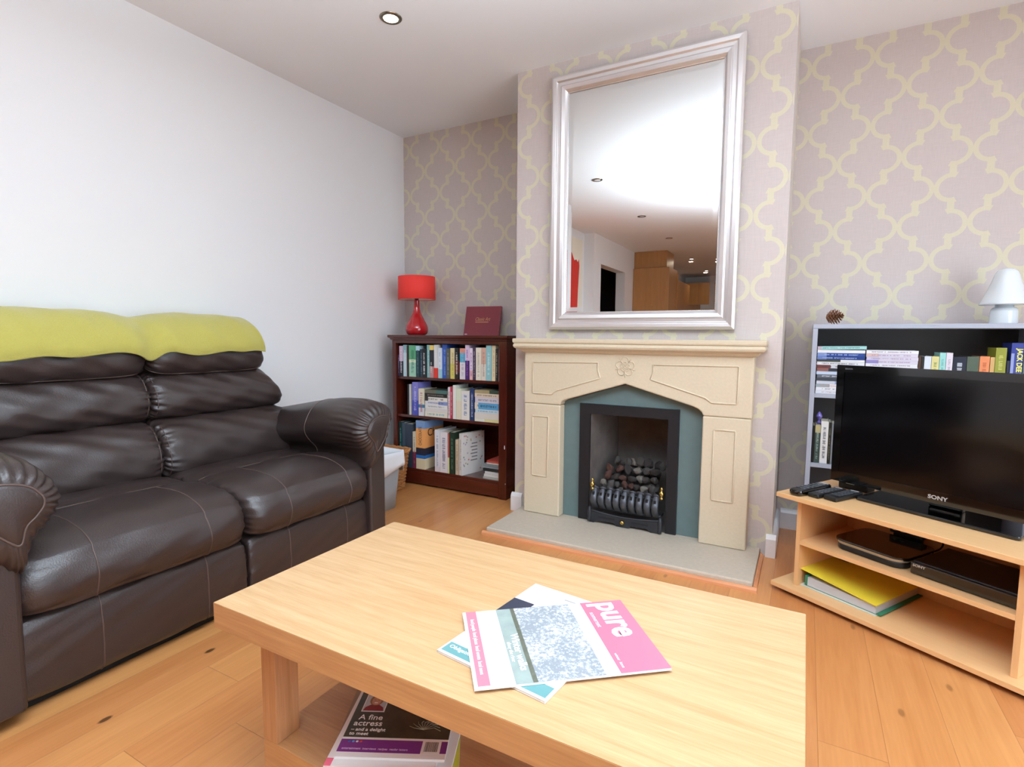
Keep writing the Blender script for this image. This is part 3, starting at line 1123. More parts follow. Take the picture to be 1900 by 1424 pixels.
# throw over the headrests
th_prof = [(.345, .925), (.346, .96), (.322, 1.01), (.280, 1.055), (.225, 1.083), (.15, 1.093), (.08, 1.078), (.028, 1.03), (.018, .95), (.016, .90)]
thc = cat_rom(th_prof, 8, False)


def throw_f(u, v):
    k = u * (len(thc) - 1)
    i = min(int(k), len(thc) - 2)
    fr = k - i
    x = thc[i][0] * (1 - fr) + thc[i + 1][0] * fr
    z = thc[i][1] * (1 - fr) + thc[i + 1][1] * fr
    y0, y1 = -2.60, -1.28
    y = y0 + (y1 - y0) * v
    dip = math.exp(-((y - yM) / .055) ** 2)
    dipw = math.exp(-((y - yM) / .12) ** 2)
    hang = max(0, 1 - u / .22)
    z += -.022 * dipw * sstep(u, .1, .4) - .030 * hang * dip + hang * (.006 * math.sin(y * 9 + 1) + .005 * math.sin(y * 23))
    x -= .020 * dip * (1 - u)
    # sag at the outside ends
    e = sstep(abs(y - yM), .52, .66)
    z -= .010 * e * sstep(u, .1, .5)
    x -= .01 * e * (1 - u)
    z -= .012 * e * hang
    kk_ = .775 - .035 * sstep(z, .90, 1.08)
    return (max(.008, x + .003 * wob(y * 14, u * 5, 2) + .002 * math.sin(y * 31 + u * 6)), yM + (y - yM) * kk_, z + .003 * wob(y * 9, u * 7, 5))


tb_ = MB().grid(throw_f, 56, 150)
# end flap hanging over the right side of the headrest
tag(obj('throw_blanket', tb_, M_throw, loc=(.18, yM, .93), solid=.007), 'lime green woven throw draped over the headrests of the leather sofa', 'throw')

# ------------------------------------------------------------------ coffee table
SC = .965


def tp(x, y, z):   # move a point measured at the first guess of the table height
    return CAM + (Vector((x, y, z)) - CAM) * SC


TA = tp(1.5288, -2.4611, .43)
TB = tp(2.6468, -1.8838, .43)
tx0, ty0, TZ = TA
tx1, ty1 = TB.x, TB.y
TT = .053
ct = empty('coffee_table', ((tx0 + tx1) / 2, (ty0 + ty1) / 2, 0), 0, 'light oak veneer coffee table with thick top and low magazine shelf', 'table')
b = MB()
b.box(tx0, tx1, ty0, ty1, TZ - TT, TZ - .0012, M_oak_side)
b.box(tx0 + .0005, tx1 - .0005, ty0 + .0005, ty1 - .0005, TZ - .0012, TZ, M_oak)
obj('table_top', b, None, ct)
ins = .061
pz = tp(0, 0, .10).z
for ax in (tx0 + ins, tx1 - ins - .044):
    for ay in (ty0 + ins, ty1 - ins - .058):
        obj('leg', MB().box(ax, ax + .044, ay, ay + .058, pz + .0005, TZ - TT - .0005), M_oak_leg, ct, bevel=.001)
obj('magazine_shelf', MB().box(tx0 + ins, tx1 - ins, ty0 + ins, ty1 - ins, .003, pz), M_oak_side, ct, bevel=.001)

# magazines on the table ------------------------------------------------
M_pink = mat('pink_ink', '#ea6c84', .35)
M_pinkd = mat('deep_pink_ink', '#dc7788', .4)
M_ink = mat('white_ink', '#ffffff', .4)
M_dink = mat('grey_ink', '#55585a', .4)
M_teal = mat('teal_ink', '#5f8f90', .4)
M_navy = mat('navy_ink', '#2d3040', .35)
# cover photograph: frost covered trees over greenish water
mph = bpy.data.materials.new('frosty_tree_photo')
mph.use_nodes = True
nt = mph.node_tree
q = NB(nt)
tc = nt.nodes.new('ShaderNodeTexCoord')
n1 = nt.nodes.new('ShaderNodeTexNoise')
n1.inputs['Scale'].default_value = 160
n1.inputs['Detail'].default_value = 8
n1.inputs['Roughness'].default_value = .75
n2 = nt.nodes.new('ShaderNodeTexNoise')
n2.inputs['Scale'].default_value = 14
nt.links.new(tc.outputs['Object'], n1.inputs['Vector'])
nt.links.new(tc.outputs['Object'], n2.inputs['Vector'])
sp = nt.nodes.new('ShaderNodeSeparateXYZ')
nt.links.new(tc.outputs['Object'], sp.inputs[0])
f = q.m('MULTIPLY', q.m('SUBTRACT', q.m('ADD', q.m('MULTIPLY', n1.outputs['Fac'], .75), q.m('MULTIPLY', n2.outputs['Fac'], .3)), .50), 9, clamp=True)
nt.links.new(q.mix(f, lin('#868c92'), lin('#dcdee2')), nt.nodes['Principled BSDF'].inputs['Base Color'])
nt.nodes['Principled BSDF'].inputs['Roughness'].default_value = .4
mwater = mat('reedy_water_photo', '#8e9a95', .4, bump=0, bscale=40, vary=.28)
mbank = mat('dark_river_bank_photo', '#5d5f52', .4, bscale=90, vary=.6)


def magazine(name, origin, xdir, w_, h_, t_, parts, label, group, curl=0):
    """origin = lower left corner of the cover (world), xdir = direction of the cover's reading line"""
    o_ = Vector(origin)
    x = Vector(xdir).normalized()
    y = Vector((0, 0, 1)).cross(x)
    ang = math.atan2(x.y, x.x)
    root = empty(name, o_, ang, label, 'magazine', group)
    root['_loc'] = 1
    obj('pages', MB().box(.0015, w_ - .001, .001, h_ - .001, .0004, t_ - .0004), M_paper, root, local=True)
    b = MB().box(0, w_, 0, h_, t_ - .0004, t_).box(0, w_, 0, h_, 0, .0004).box(0, .0006, 0, h_, .0004, t_ - .0004)
    obj('cover', b, M_paper, root, local=True)
    return root, t_


def flat(root, name, m, x0, x1, y0, y1, z):
    return obj(name, MB().box(x0, x1, y0, y1, z, z + .00015), m, root, local=True)


def mtext(root, name, body, size, m, x, y, z, rot=0, align='CENTER', bold=0, xs=1, shear=0):
    mw = Matrix.Translation((x, y, z)) @ Matrix.Rotation(rot, 4, 'Z')
    o_ = text(name, body, size, m, None, mw, .0001, align, bold, shear, xs)
    o_.parent = root
    return o_


# top magazine: reading direction runs down-right to the viewer (cover seen sideways)
a0 = tp(2.035, -2.255, .437)     # bottom spine edge far end
c1 = tp(2.295, -2.036, .437)     # top-left of cover
c2 = tp(2.445, -2.224, .437)     # top-right of cover
c3 = tp(2.194, -2.454, .437)
dirx = Vector((c2.x - c1.x, c2.y - c1.y, 0))
MW, MH = .232, .328
# lower magazine first
z0 = TZ + .0006
p_top = tp(2.103, -2.018, .433)
p_left = tp(2.057, -2.372, .433)
p_bot = tp(2.304, -2.403, .433)
dl = Vector((p_bot.x - p_left.x, p_bot.y - p_left.y, 0))
lo, tl = magazine('magazine', (p_left.x, p_left.y, z0), dl, .225, .315, .004, None, 'white magazine with a teal strip lying beneath the pink and white one', 'magazines on the coffee table')
flat(lo, 'teal_strip', M_teal, .004, .221, .006, .034, tl)
mtext(lo, 'headline', 'Obligations of the year', .013, M_ink, .010, .0235, tl + .0002, 0, 'LEFT', .0002)
flat(lo, 'navy_panel', M_navy, .0, .05, .12, .235, tl)
flat(lo, 'navy_block', M_navy, .062, .09, .12, .225, tl)
b = MB().tube([(.15 + .036 * math.cos(k / 20 * 6.283), .235 + .026 * math.sin(k / 20 * 6.283), tl + .0004) for k in range(20)], .0006, 4, closed=True)
obj('red_ring', b, M_pinkd, lo, local=True)
flat(lo, 'caption_line', M_dink, .09, .12, .288, .290, tl)
# second slightly fanned copy beneath shows only its corner
root, tt = magazine('magazine', (c3.x - dirx.normalized().x * MW * 1.0, 0, 0), dirx, MW, MH, .004, None, 'glossy magazine with a bright pink masthead band lying on top', 'magazines on the coffee table')
yv = Vector((0, 0, 1)).cross(dirx.normalized())
org = Vector((c1.x, c1.y, 0)) - yv * MH
root.location = (org.x, org.y, z0 + .0046)
flat(root, 'masthead_band', M_pink, .0, MW, MH - .088, MH, tt)
flat(root, 'footer_strip', M_pinkd, .0, MW - .004, .006, .026, tt)
flat(root, 'cover_photo', mph, .0, MW, .10, .215, tt)
flat(root, 'water_photo', mwater, .0, MW, .066, .100, tt)
flat(root, 'river_bank', mbank, .0, MW, .094, .102, tt + .00012)
mtext(root, 'masthead', 'pure', .074, M_ink, .068, MH - .036, tt + .0003, 0, 'CENTER', .0020, .9)
mtext(root, 'masthead_outline', 'pure', .074, mat('soft_pink_ink', '#b97f98', .4), .068, MH - .036, tt + .0002, 0, 'CENTER', .0031, .9)
mtext(root, 'subtitle', 'somerset', .013, mat('pale_pink_ink', '#ffd3e4', .4), .066, MH - .076, tt + .0002, 0, 'CENTER', .0002, 1.1)
mtext(root, 'issue_line', 'winter  issue', .008, M_ink, .198, MH - .078, tt + .0002, 0, 'CENTER')
mtext(root, 'headline', 'Winter walks', .020, M_ink, .145, .086, tt + .0004, 0, 'CENTER', .0004)
mtext(root, 'headline', 'along the river', .010, M_ink, .145, .073, tt + .0004, 0, 'CENTER', .0002)
mtext(root, 'footer_line', 'local people  local places  local events  local news', .010, M_ink, MW / 2 - .002, .016, tt + .0003, 0, 'CENTER', .0001, .85)

# stack of magazines on the low shelf -------------------------------------
mz = tp(0, 0, .10).z + .0008
mcol = mat('dark_garden_photo', '#3a3628', .35, bscale=45, vary=.7)
M_purple = mat('purple_ink', '#7a2f86', .35)
M_yel = mat('yellow_cover', '#c9cf3f', .4)
pL = tp(1.805, -2.39, .135)
pR = tp(2.018, -2.282, .135)
dX = Vector((pR.x - pL.x, pR.y - pL.y, 0)).normalized()
angs = [(.10, .030, -.03, M_yel, 'yellow backed magazine lowest in the stack under the table'), (-.05, .012, -.008, M_paper, 'white magazine second from the bottom of the stack under the table'),
        (.05, -.014, .004, mat('brown_cover', '#9a7a58', .4), 'tan covered magazine midway up the stack under the table'), (-.03, -.016, -.004, M_paper, 'white magazine with a pink corner just under the top one on the shelf'),
        (0, 0, 0, mcol, 'dark garden photo magazine with a purple band on top of the shelf stack')]
zz = mz
for k, (da, ox, oy, cm, lb) in enumerate(angs):
    t_ = .0062
    d_ = Matrix.Rotation(da, 3, 'Z') @ dX
    yv_ = Vector((0, 0, 1)).cross(dX)
    o_ = Vector((pL.x, pL.y, 0)) + dX * ox + yv_ * (oy + (-.012 if k == 3 else 0))
    g_, _t = magazine('magazine', (o_.x, o_.y, zz), d_, .222, .30, t_, None, lb, 'magazines stacked on the low shelf')
    flat(g_, 'cover_print', cm, .0, .222, .0, .30, t_)
    if k == 3:
        flat(g_, 'pink_corner', M_pink, .0, .014, .0, .02, t_ + .0002)
    if k == 4:
        flat(g_, 'white_border', M_paper, .0, .222, .0, .052, t_ + .0002)
        flat(g_, 'purple_band', M_purple, .0, .170, .012, .046, t_ + .0004)
        flat(g_, 'purple_block', M_purple, .209, .222, .014, .046, t_ + .0004)
        flat(g_, 'barcode_panel', M_paper, .172, .207, .012, .048, t_ + .0004)
        b = MB()
        rb = random.Random(3)
        xx = .176
        while xx < .203:
            wd = rb.choice((.0005, .0009, .0014))
            b.box(xx, xx + wd, .018, .044, t_ + .0006, t_ + .0007)
            xx += wd + rb.choice((.0006, .001))
        obj('barcode', b, M_dink, g_, local=True)
        for c_, xq in (('#3f6fd0', .018), ('#58a7e8', .026), ('#e8e8f0', .034), ('#d84a3f', .042)):
            obj('social_dot', MB().lathe([(.0028, 0), (.0026, .0002)], (xq, .040, t_ + .0006), 12), mat('dot' + c_, c_, .4), g_, local=True)
        mtext(g_, 'band_line', 'entertainment  interviews  recipes  reader letters', .0075, mat('lilac_ink', '#d9b6dd', .4), .008, .021, t_ + .0007, 0, 'LEFT', .0001, .9)
        # small portrait of a smiling woman in a red jumper
        flat(g_, 'portrait_border', M_paper, .014, .066, .128, .192, t_ + .0002)
        flat(g_, 'portrait_ground', mat('portrait_grey', '#b9bfc4', .4), .016, .064, .130, .190, t_ + .0004)

        def disc(nm, m, cx_, cy_, rx_, ry_, dz):
            pts = [(cx_ + rx_ * math.cos(k2 / 20 * 6.2832), cy_ + ry_ * math.sin(k2 / 20 * 6.2832)) for k2 in range(20)]
            return obj(nm, MB().prism(pts, t_ + dz, t_ + dz + .0001, axis='z'), m, g_, local=True)
        disc('portrait_hair', mat('fair_hair_print', '#9a6a3c', .4), .040, .166, .0155, .0190, .0006)
        obj('portrait_jumper', MB().prism([(.017, .131), (.063, .131), (.060, .142), (.050, .150), (.030, .150), (.020, .142)], t_ + .0006, t_ + .0007, axis='z'), mat('red_jumper_print', '#8c1620', .4), g_, local=True)
        disc('portrait_face', mat('skin_print', '#c98f70', .4), .040, .163, .0105, .0140, .0008)
        disc('portrait_smile', M_ink, .040, .1565, .0042, .0013, .0010)
        disc('portrait_eye', M_dink, .0358, .1655, .0014, .0009, .0010)
        disc('portrait_eye', M_dink, .0442, .1655, .0014, .0009, .0010)
        mtext(g_, 'headline', 'A fine', .022, M_ink, .016, .110, t_ + .0004, 0, 'LEFT', .0001)
        mtext(g_, 'headline', 'actress', .022, M_ink, .010, .092, t_ + .0004, 0, 'LEFT', .0002)
        mtext(g_, 'strapline', '\u2013 and a delight', .0125, M_ink, .010, .074, t_ + .0004, 0, 'LEFT', .0002)
        mtext(g_, 'strapline', 'to meet', .0125, M_ink, .010, .062, t_ + .0004, 0, 'LEFT', .0002)
        b = MB()
        for k2 in range(9):
            a2 = .3 + k2 * .33
            b.tube([(.165, .078, t_ + .0006), (.165 + .022 * math.cos(a2), .078 + .022 * math.sin(a2), t_ + .0006), (.165 + .036 * math.cos(a2 - .25), .078 + .030 * math.sin(a2 - .25) - .004, t_ + .0006)], .0006, 4)
        obj('grass_print', b, mat('pale_stem_print', '#a79f86', .5), g_, local=True)
    zz += t_ + .0009

# ------------------------------------------------------------------ books
def cmat(h):
    return mat('print_' + h.strip('#'), h, .42, bump=0)


def spine_marks(b, T, L, bands, seed, m, z0f=.12, z1f=.86, wf=.42):
    """abstract lettering strokes running down the spine"""
    rb = random.Random(seed)
    z = L * z1f
    ink = []
    while z > L * z0f:
        st = rb.uniform(.004, .007)
        w_ = T * wf * rb.uniform(.7, 1)
        xc = T / 2
        if rb.random() > .16:
            b.box(xc - w_ / 2, xc - w_ / 2 + w_ * rb.choice((.35, 1, 1)), -.0004, -.0001, z - st * .35, z)
            b.box(xc - w_ / 2, xc + w_ / 2, -.0004, -.0001, z - st * .75, z - st * .55)
        z -= st
    return b


def book(T, L, D, bands, mark, seed, label, group, loc, rot=(0, 0, 0), cat='book', name='book', hard=True, pages=True, zr=None):
    """local: thickness X, spine on -Y side at y=0, height Z. bands = [(fraction, colour)] from the bottom up"""
    b = MB()
    z = 0
    ct_ = .0012
    tot = sum(f for f, _ in bands)
    for f_, c in bands:
        z1 = z + L * f_ / tot
        mm_ = cmat(c)
        b.box(0, T, 0, ct_, z, z1, mm_)
        b.box(0, ct_, ct_, D, z, z1, mm_)
        b.box(T - ct_, T, ct_, D, z, z1, mm_)
        z = z1
    o = obj(name, b, None)
    o.location = loc
    o.rotation_euler = rot
    tag(o, label, cat, group)
    if T > .004:
        obj('pages', MB().box(ct_, T - ct_, ct_, D - .003, .002, L - .003), M_page, o, local=True)
    if mark:
        zr = zr or (.12, .86)
        obj('spine_print', spine_marks(MB(), T, L, bands, seed, None, zr[0], zr[1]), cmat(mark), o, local=True)
    return o


bc = empty('bookcase', (.61, -.17, 0), 0, 'dark mahogany three shelf bookcase in the left alcove', 'bookcase')
BF = -.335
obj('side_panel', MB().box(.167, .187, BF + .018, -.022, 0.0, .972), M_mahogv, bc)
obj('side_panel', MB().box(1.033, 1.053, BF + .018, -.022, 0.0, .972), M_mahogv, bc)
obj('stile', MB().box(.165, .197, BF, BF + .018, .0, .972), M_mahogv, bc, bevel=.002)
obj('stile', MB().box(1.0, 1.055, BF, BF + .018, .0, .972), M_mahogv, bc, bevel=.002)
obj('top_rail', MB().box(.197, 1.0, BF, BF + .018, .952, .972), M_mahog, bc)
obj('plinth_rail', MB().box(.197, 1.0, BF, BF + .018, .012, .092), M_mahog, bc, bevel=.002)
pc = [(0, .972), (.008, .975), (.012, .984), (.020, .988), (.022, .994), (.022, 1.004), (.020, 1.006)]
b = MB()
for d, z in pc:
    b.v += [(.165 - d, -.003, z), (.165 - d, BF - d, z), (1.055 + d * .6, BF - d, z), (1.055 + d * .6, -.003, z)]
for k in range(len(pc) - 1):
    for j in range(4):
        b.f.append([k * 4 + j, k * 4 + (j + 1) % 4, (k + 1) * 4 + (j + 1) % 4, (k + 1) * 4 + j])
b.f += [[0, 1, 2, 3], [len(b.v) - 4 + j for j in range(4)]]
b.mi = [0] * len(b.f)
b.sm = [False] * len(b.f)
obj('moulded_top', b, M_mahog, bc)
obj('back_panel', MB().box(.187, 1.033, -.022, -.012, .05, .972), M_mahog, bc)
for z in (.728, .470, .106):
    obj('shelf', MB().box(.1875, 1.0325, BF + .0185, -.0225, z - .018, z), M_mahog, bc, bevel=.001)
b = MB().prism([(1.040, .318), (1.044, .316), (1.0455, .328), (1.044, .340), (1.041, .341), (1.039, .330)], BF - .0006, BF - .0002)
obj('paint_chip', b, M_white, bc)
obj('paint_chip', MB().prism([(1.047, .10), (1.051, .099), (1.052, .105), (1.048, .107)], BF - .0006, BF - .0002), M_white, bc)

GT = 'books on the top shelf of the mahogany bookcase'
W_ = '#e6e4df'
top = [(106, 128, 455, [(1, '#3a2348')], '#b9a4c4', 'thin dark purple'),
       (129, 184, 335, [(.5, '#17151f'), (.5, '#d9b9cf')], '#efe6ea', 'half black half pink lettered'),
       (188, 244, 322, [(.75, '#b9d3da'), (.25, '#8fb5bd')], '#e4eef0', 'pale blue white'),
       (246, 268, 335, [(1, '#3a2420')], None, 'slim dark brown'),
       (274, 384, 330, [(.45, '#a4d1b8'), (.1, '#dfeacb'), (.45, '#5ea97c')], '#2e6d52', 'thick mid green'),
       (387, 438, 340, [(.85, '#1d3b40'), (.15, '#b8dbe6')], '#54787c', 'dark teal with a light blue top'),
       (440, 480, 385, [(1, '#2a3c4c')], '#6f8798', 'slate blue'),
       (482, 539, 380, [(1, '#16171b')], '#f0f0ee', 'black with bold white lettering'),
       (543, 589, 330, [(1, '#8ec4c3')], '#c9e4e2', 'light aqua'),
       (591, 640, 335, [(.35, '#b98f90'), (.5, '#20222a'), (.15, '#e2c46a')], '#eeeae0', 'dark with a yellow top'),
       (645, 714, 330, [(.3, '#dc3a2c'), (.7, '#e9eaec')], None, 'white with a bright red foot'),
       (717, 764, 375, [(.3, '#9fd0dc'), (.7, '#dfe8f0')], '#a9bccc', 'pale sky blue'),
       (766, 830, 330, [(1, '#2f55a8')], '#7e9bd6', 'royal blue'),
       (833, 878, 385, [(1, '#57564a')], '#98968a', 'olive grey'),
       (880, 944, 380, [(.5, '#d9cf6c'), (.5, '#e3d5a8')], '#b9a860', 'pale yellow'),
       (947, 1003, 380, [(.2, '#26201e'), (.4, '#5f1e1c'), (.4, '#1a1817')], '#e8e2d8', 'black and dark red'),
       (1012, 1088, 385, [(.55, '#e7e0e6'), (.3, '#4ba7c9'), (.15, '#d98f7d')], '#b7a9bb', 'white and sea blue'),
       (1091, 1143, 335, [(.55, '#472068'), (.45, '#e2cbe6')], '#8d5aa8', 'purple with a pink white top'),
       (1146, 1188, 385, [(.3, '#e3b9b2'), (.7, '#eadff0')], '#8d3c9a', 'white with magenta lettering'),
       (1190, 1229, 370, [(1, '#43314a')], '#a59bb4', 'dusky plum'),
       (1232, 1300, 380, [(1, '#e9e4d3')], '#b8b0a0', 'cream'),
       (1303, 1362, 382, [(.5, '#e4dccf'), (.5, '#d6ab98')], '#998b80', 'cream with a salmon top'),
       (1366, 1434, 335, [(1, '#93c6cd')], '#d4e9ec', 'pale turquoise'),
       (1437, 1486, 338, [(1, '#e3d8b4')], '#baa987', 'buff cream'),
       (1488, 1520, 400, [(1, '#26221f')], '#bdb6a8', 'narrow black'),
       (1524, 1544, 400, [(1, '#e3d5d2')], None, 'thin pale pink')]
for k, (a, c, ty, bands, mk, nm) in enumerate(top):
    x0 = .199 + (a - 105) / 1440 * .80
    x1 = .199 + (c - 105) / 1440 * .80
    base_y = 750 + (a - 105) / 1440 * 55
    h_ = min(.218, (base_y - ty) * .00049)
    if k == 0:
        nb_ = 'first from the left'
    else:
        nb_ = 'after the %s one' % ' '.join(top[k - 1][5].split()[:4])
    book(x1 - x0, h_, .135 + .01 * math.sin(k * 2.1), bands, mk, k, '%s book, top shelf, %s' % (nm, nb_), GT, (x0, -.318 + .004 * math.sin(k * 3.3), .7285),
         zr=(.1, .5) if nm.startswith('dark with') else None)

GM = 'books on the middle shelf of the mahogany bookcase'
mids = [(248, 272, 820, 1240, [(1, '#1e1c20')], None, 'thin black'), (276, 299, 830, 1250, [(1, '#d9d6d2')], None, 'thin white'),
        (322, 410, 835, 1290, [(.45, '#4a4fae'), (.55, '#7d7bc6')], '#c8c4ee', 'tall violet blue'),
        (418, 500, 910, 1280, [(.3, '#dcdde0'), (.12, '#3d7fa0'), (.58, '#e6dcc4')], '#a34a5c', 'cream with a blue waistband'),
        (848, 878, 895, 1310, [(1, '#e2cfd2')], '#7c5560', 'slim pink white'), (881, 912, 900, 1320, [(1, '#b8324a')], '#e8c9cd', 'slim crimson'),
        (918, 962, 865, 1310, [(1, '#e8ece4')], None, 'tall pale white'), (965, 1032, 915, 1320, [(.6, '#e4dcc2'), (.4, '#dfe6cf')], None, 'ivory green'),
        (1036, 1145, 950, 1330, [(.7, '#e9e6e0'), (.2, '#e3e2e4'), (.1, '#e9e6e0')], '#4a6fa0', 'broad white with blue letters'), (1152, 1208, 925, 1340, [(1, '#23335f')], '#b9c2dc', 'dark navy')]
for k, (a, c, ty, by, bands, mk, nm) in enumerate(mids):
    x0 = .199 + (a - 105) / 1440 * .80
    x1 = .199 + (c - 105) / 1440 * .80
    book(x1 - x0, min(.222, (by - ty) * .00049), .14, bands, mk, 50 + k, '%s upright book on the middle mahogany shelf' % nm, GM, (x0, -.318, .4705))


def stack(x0, x1, z0, items, gp, where, y=-.318, dep=.13, seed=0, cat='book', name='book'):
    z = z0
    for k, (T, bands, mk, nm, dx) in enumerate(items):
        L = x1 - x0 - abs(dx) * .5
        pos = 'bottom' if k == 0 else ('topmost' if k == len(items) - 1 else 'above the %s' % ' '.join(items[k - 1][3].split()[:3]))
        book(T, L, dep, bands, mk, seed + k, '%s, %s in %s' % (nm, pos, where), gp, (x0 + max(0, dx), y, z + T), (0, math.pi / 2, 0), cat=cat, name=name)
        z += T + .0006
    return z


xm = lambda X: .199 + (X - 105) / 1440 * .80
stack(xm(512), xm(838), .4705, [(.034, [(1, '#e9e2cf')], '#7fb5c4', 'cream book with turquoise print', 0), (.020, [(1, '#e2dcd6')], None, 'plain stone white book', .004),
      (.026, [(1, '#eae9e6')], '#9a9a9e', 'white book with grey print', 0), (.022, [(.6, '#e6e3e8'), (.4, '#8795c4')], '#565f8a', 'white and lavender blue book', .003),
      (.026, [(.15, '#3a3432'), (.85, '#eeeae2')], '#51443e', 'white book with brown lettering', 0), (.024, [(1, '#27211e')], '#8f857a', 'black brown book', -.004), (.022, [(.5, '#6d6a58'), (.5, '#4f6d66')], None, 'grey green book', .002)],
      'flat books left pile, middle mahogany shelf', 'left pile, middle shelf', seed=80)
stack(xm(1216), xm(1542), .4705, [(.018, [(.4, '#e2e4d8'), (.6, '#dcd69e')], None, 'pale lemon book', 0), (.036, [(1, '#ded9d2')], None, 'thick off white book', 0),
      (.022, [(1, '#cfe0e6')], '#5b9ac4', 'ice blue book', .004), (.040, [(.15, '#e5dfd2'), (.85, '#5fa3cf')], '#1e2a3c', 'sky blue dark cornered book', 0),
      (.034, [(1, '#d8d2dc')], '#8a8494', 'lilac grey book', .003), (.024, [(1, '#e0cfba')], '#6e5a40', 'fawn book', 0), (.020, [(.6, '#a5956e'), (.4, '#3a4a3e')], None, 'khaki and green book', -.004)],
      'flat books right pile, middle mahogany shelf', 'right pile, middle shelf', seed=90)

GB = 'books on the bottom shelf of the mahogany bookcase'
low_b = [(118, 165, .315, .15, [(1, '#12302f')], '#58a8a0', 'dark bottle green', 0),
         (168, 215, .31, .17, [(1, '#3c4a58')], None, 'wide slate', 0), (218, 328, .305, .19, [(1, '#333d4c')], None, 'thick dark steel blue', 0),
         (332, 378, .255, .15, [(.45, '#7c2743'), (.55, '#d9cdb4')], '#8a7c66', 'cream over maroon', 0),
         (383, 515, .335, .21, [(.22, '#e3d3ae'), (.07, '#2d6fb8'), (.15, '#2b2a38'), (.40, '#eda561'), (.16, '#7b98c4')], None, 'big orange and blue', 0),
         (664, 738, .285, .19, [(.12, '#e7dade'), (.88, '#e8e8ee')], '#a3a2b0', 'glossy white', 0), (742, 848, .275, .18, [(1, '#eae6e8')], '#5f5f88', 'thick white', 0),
         (852, 872, .27, .17, [(.4, '#e0dca0'), (.6, '#c0564a')], None, 'narrow red and lemon', 0), (876, 948, .28, .17, [(1, '#1f3226')], '#5f7a5f', 'forest green', 0),
         (962, 1004, .235, .15, [(1, '#cbb79c')], '#8b735a', 'tan linen', 0)]
x20 = lambda X: .199 + (X - 120) / 1440 * .80
for k, (a, c, h_, dep, bands, mk, nm, rz) in enumerate(low_b):
    x0 = x20(a)
    h_ *= .98
    book(x20(c) - x0, h_, dep, bands, mk, 120 + k, '%s book standing on the bottom mahogany shelf' % nm, GB, (x0, -.314, .1065), zr=(.45, .8) if k == 4 else None)
# lettering on the big orange book and its cover
ob = [o for o in bpy.data.objects if o.get('label', '').startswith('big orange and blue')][0]
T_ = x20(515) - x20(383)
t_o = text('spine_lettering', 'CHOCOLATE', .034, cmat('#3a2018'), None, Matrix.Translation((T_ / 2, -.0006, .225)) @ Matrix.Rotation(R(90), 4, 'X') @ Matrix.Rotation(R(90), 4, 'Z'), .0002, xs=.62)
t_o.parent = ob
t_o = text('cover_lettering', 'Ch', .075, cmat('#1d1a18'), None, Matrix.Translation((T_ + .0005, .075, .245)) @ Matrix.Rotation(R(90), 4, 'Z') @ Matrix.Rotation(R(90), 4, 'X'), .0002)
t_o.parent = ob
# floral cookbook turned so that its cover shows
fb = book(.026, .272, .20, [(1, '#e4e2e0')], '#a9a4a4', 140, 'white floral covered book turned to show its cover on the bottom mahogany shelf', GB, (x20(1012), -.312, .1065), (0, 0, R(-14)))
b = MB()
rb = random.Random(5)
for k in range(34):
    yy, zz_ = rb.uniform(.012, .188), rb.uniform(.015, .26)
    if .06 < yy < .15 and .07 < zz_ < .21:
        continue
    n_p = [(yy + .006 * math.cos(j / 8 * 6.283), zz_ + .006 * math.sin(j / 8 * 6.283)) for j in range(8)]
    b.prism(n_p, .0262, .0266, rb.choice([cmat('#c98c8c'), cmat('#9aa59a'), cmat('#b9b3c4'), cmat('#c4b28f')]), axis='x')
obj('flower_print', b, None, fb, local=True)
b = MB()
for k in range(6):
    b.box(.0262, .0266, .085 - .01 * (k % 2), .135, .195 - k * .022, .203 - k * .022)
obj('title_lines', b, cmat('#8f8a8c'), fb, local=True)
# loose magazines lying at the right end
z = .1065
for k, (c, wd, a, nm) in enumerate((('#b9b6ae', .125, .0, 'grey brown'), ('#e0dfdd', .12, -.03, 'white'), ('#dddddf', .115, .02, 'creamy white'), ('#25282a', .13, .0, 'black'), ('#8d9598', .14, -.04, 'steel grey'), ('#7f8689', .135, .02, 'mid grey'), ('#d7d3cf', .11, .0, 'ash white'), ('#b4483c', .11, -.03, 'brick red'))):
    T_k = (.012, .016, .014, .018, .010, .012, .008, .012)[k]
    book(T_k, wd, .16, [(1, c)], None, 0, '%s magazine lying flat at the right end of the bottom mahogany shelf' % nm, 'magazines flat on the bottom mahogany shelf', (.992 - wd, -.300 + .01 * k * .3, z + T_k), (0, math.pi / 2, 0), cat='magazine', name='magazine')
    z += T_k + .0015

# ------------------------------------------------------------------ on the bookcase top
lm = empty('table_lamp', (.253, -.18, 1.0065), 0, 'red table lamp with drum shade and glossy red bottle base on the bookcase', 'lamp')
pb = cat_rom([(.058, .000), (.071, .012), (.0775, .035), (.072, .065), (.052, .105), (.032, .145), (.0225, .18), (.0195, .215), (.019, .238)], 5, False)
obj('base', MB().lathe(pb, (.253, -.18, 1.0065), 48), M_red, lm)
obj('lamp_holder', MB().lathe([(.012, 0), (.014, .004), (.014, .04), (.010, .045)], (.253, -.18, 1.2445), 20), mat('dark_bulb_holder', '#2a0d0d', .4), lm)
sh_c = (.255, -.18, 1.248)
obj('lamp_shade', MB().lathe([(.126, 0), (.1275, .001), (.1255, .155), (.124, .156), (.1235, .154), (.125, .002), (.126, 0)], sh_c, 64, cap=False), M_redshade, lm)
obj('shade_lining', MB().lathe([(.1245, .003), (.1228, .153)], sh_c, 64, cap=False), M_inner, lm)
b = MB()
for k in range(3):
    a = k * 2.094 + .4
    b.tube([(.255, -.18, 1.262), (.255 + .123 * math.cos(a), -.18 + .123 * math.sin(a), 1.262)], .0015, 6)
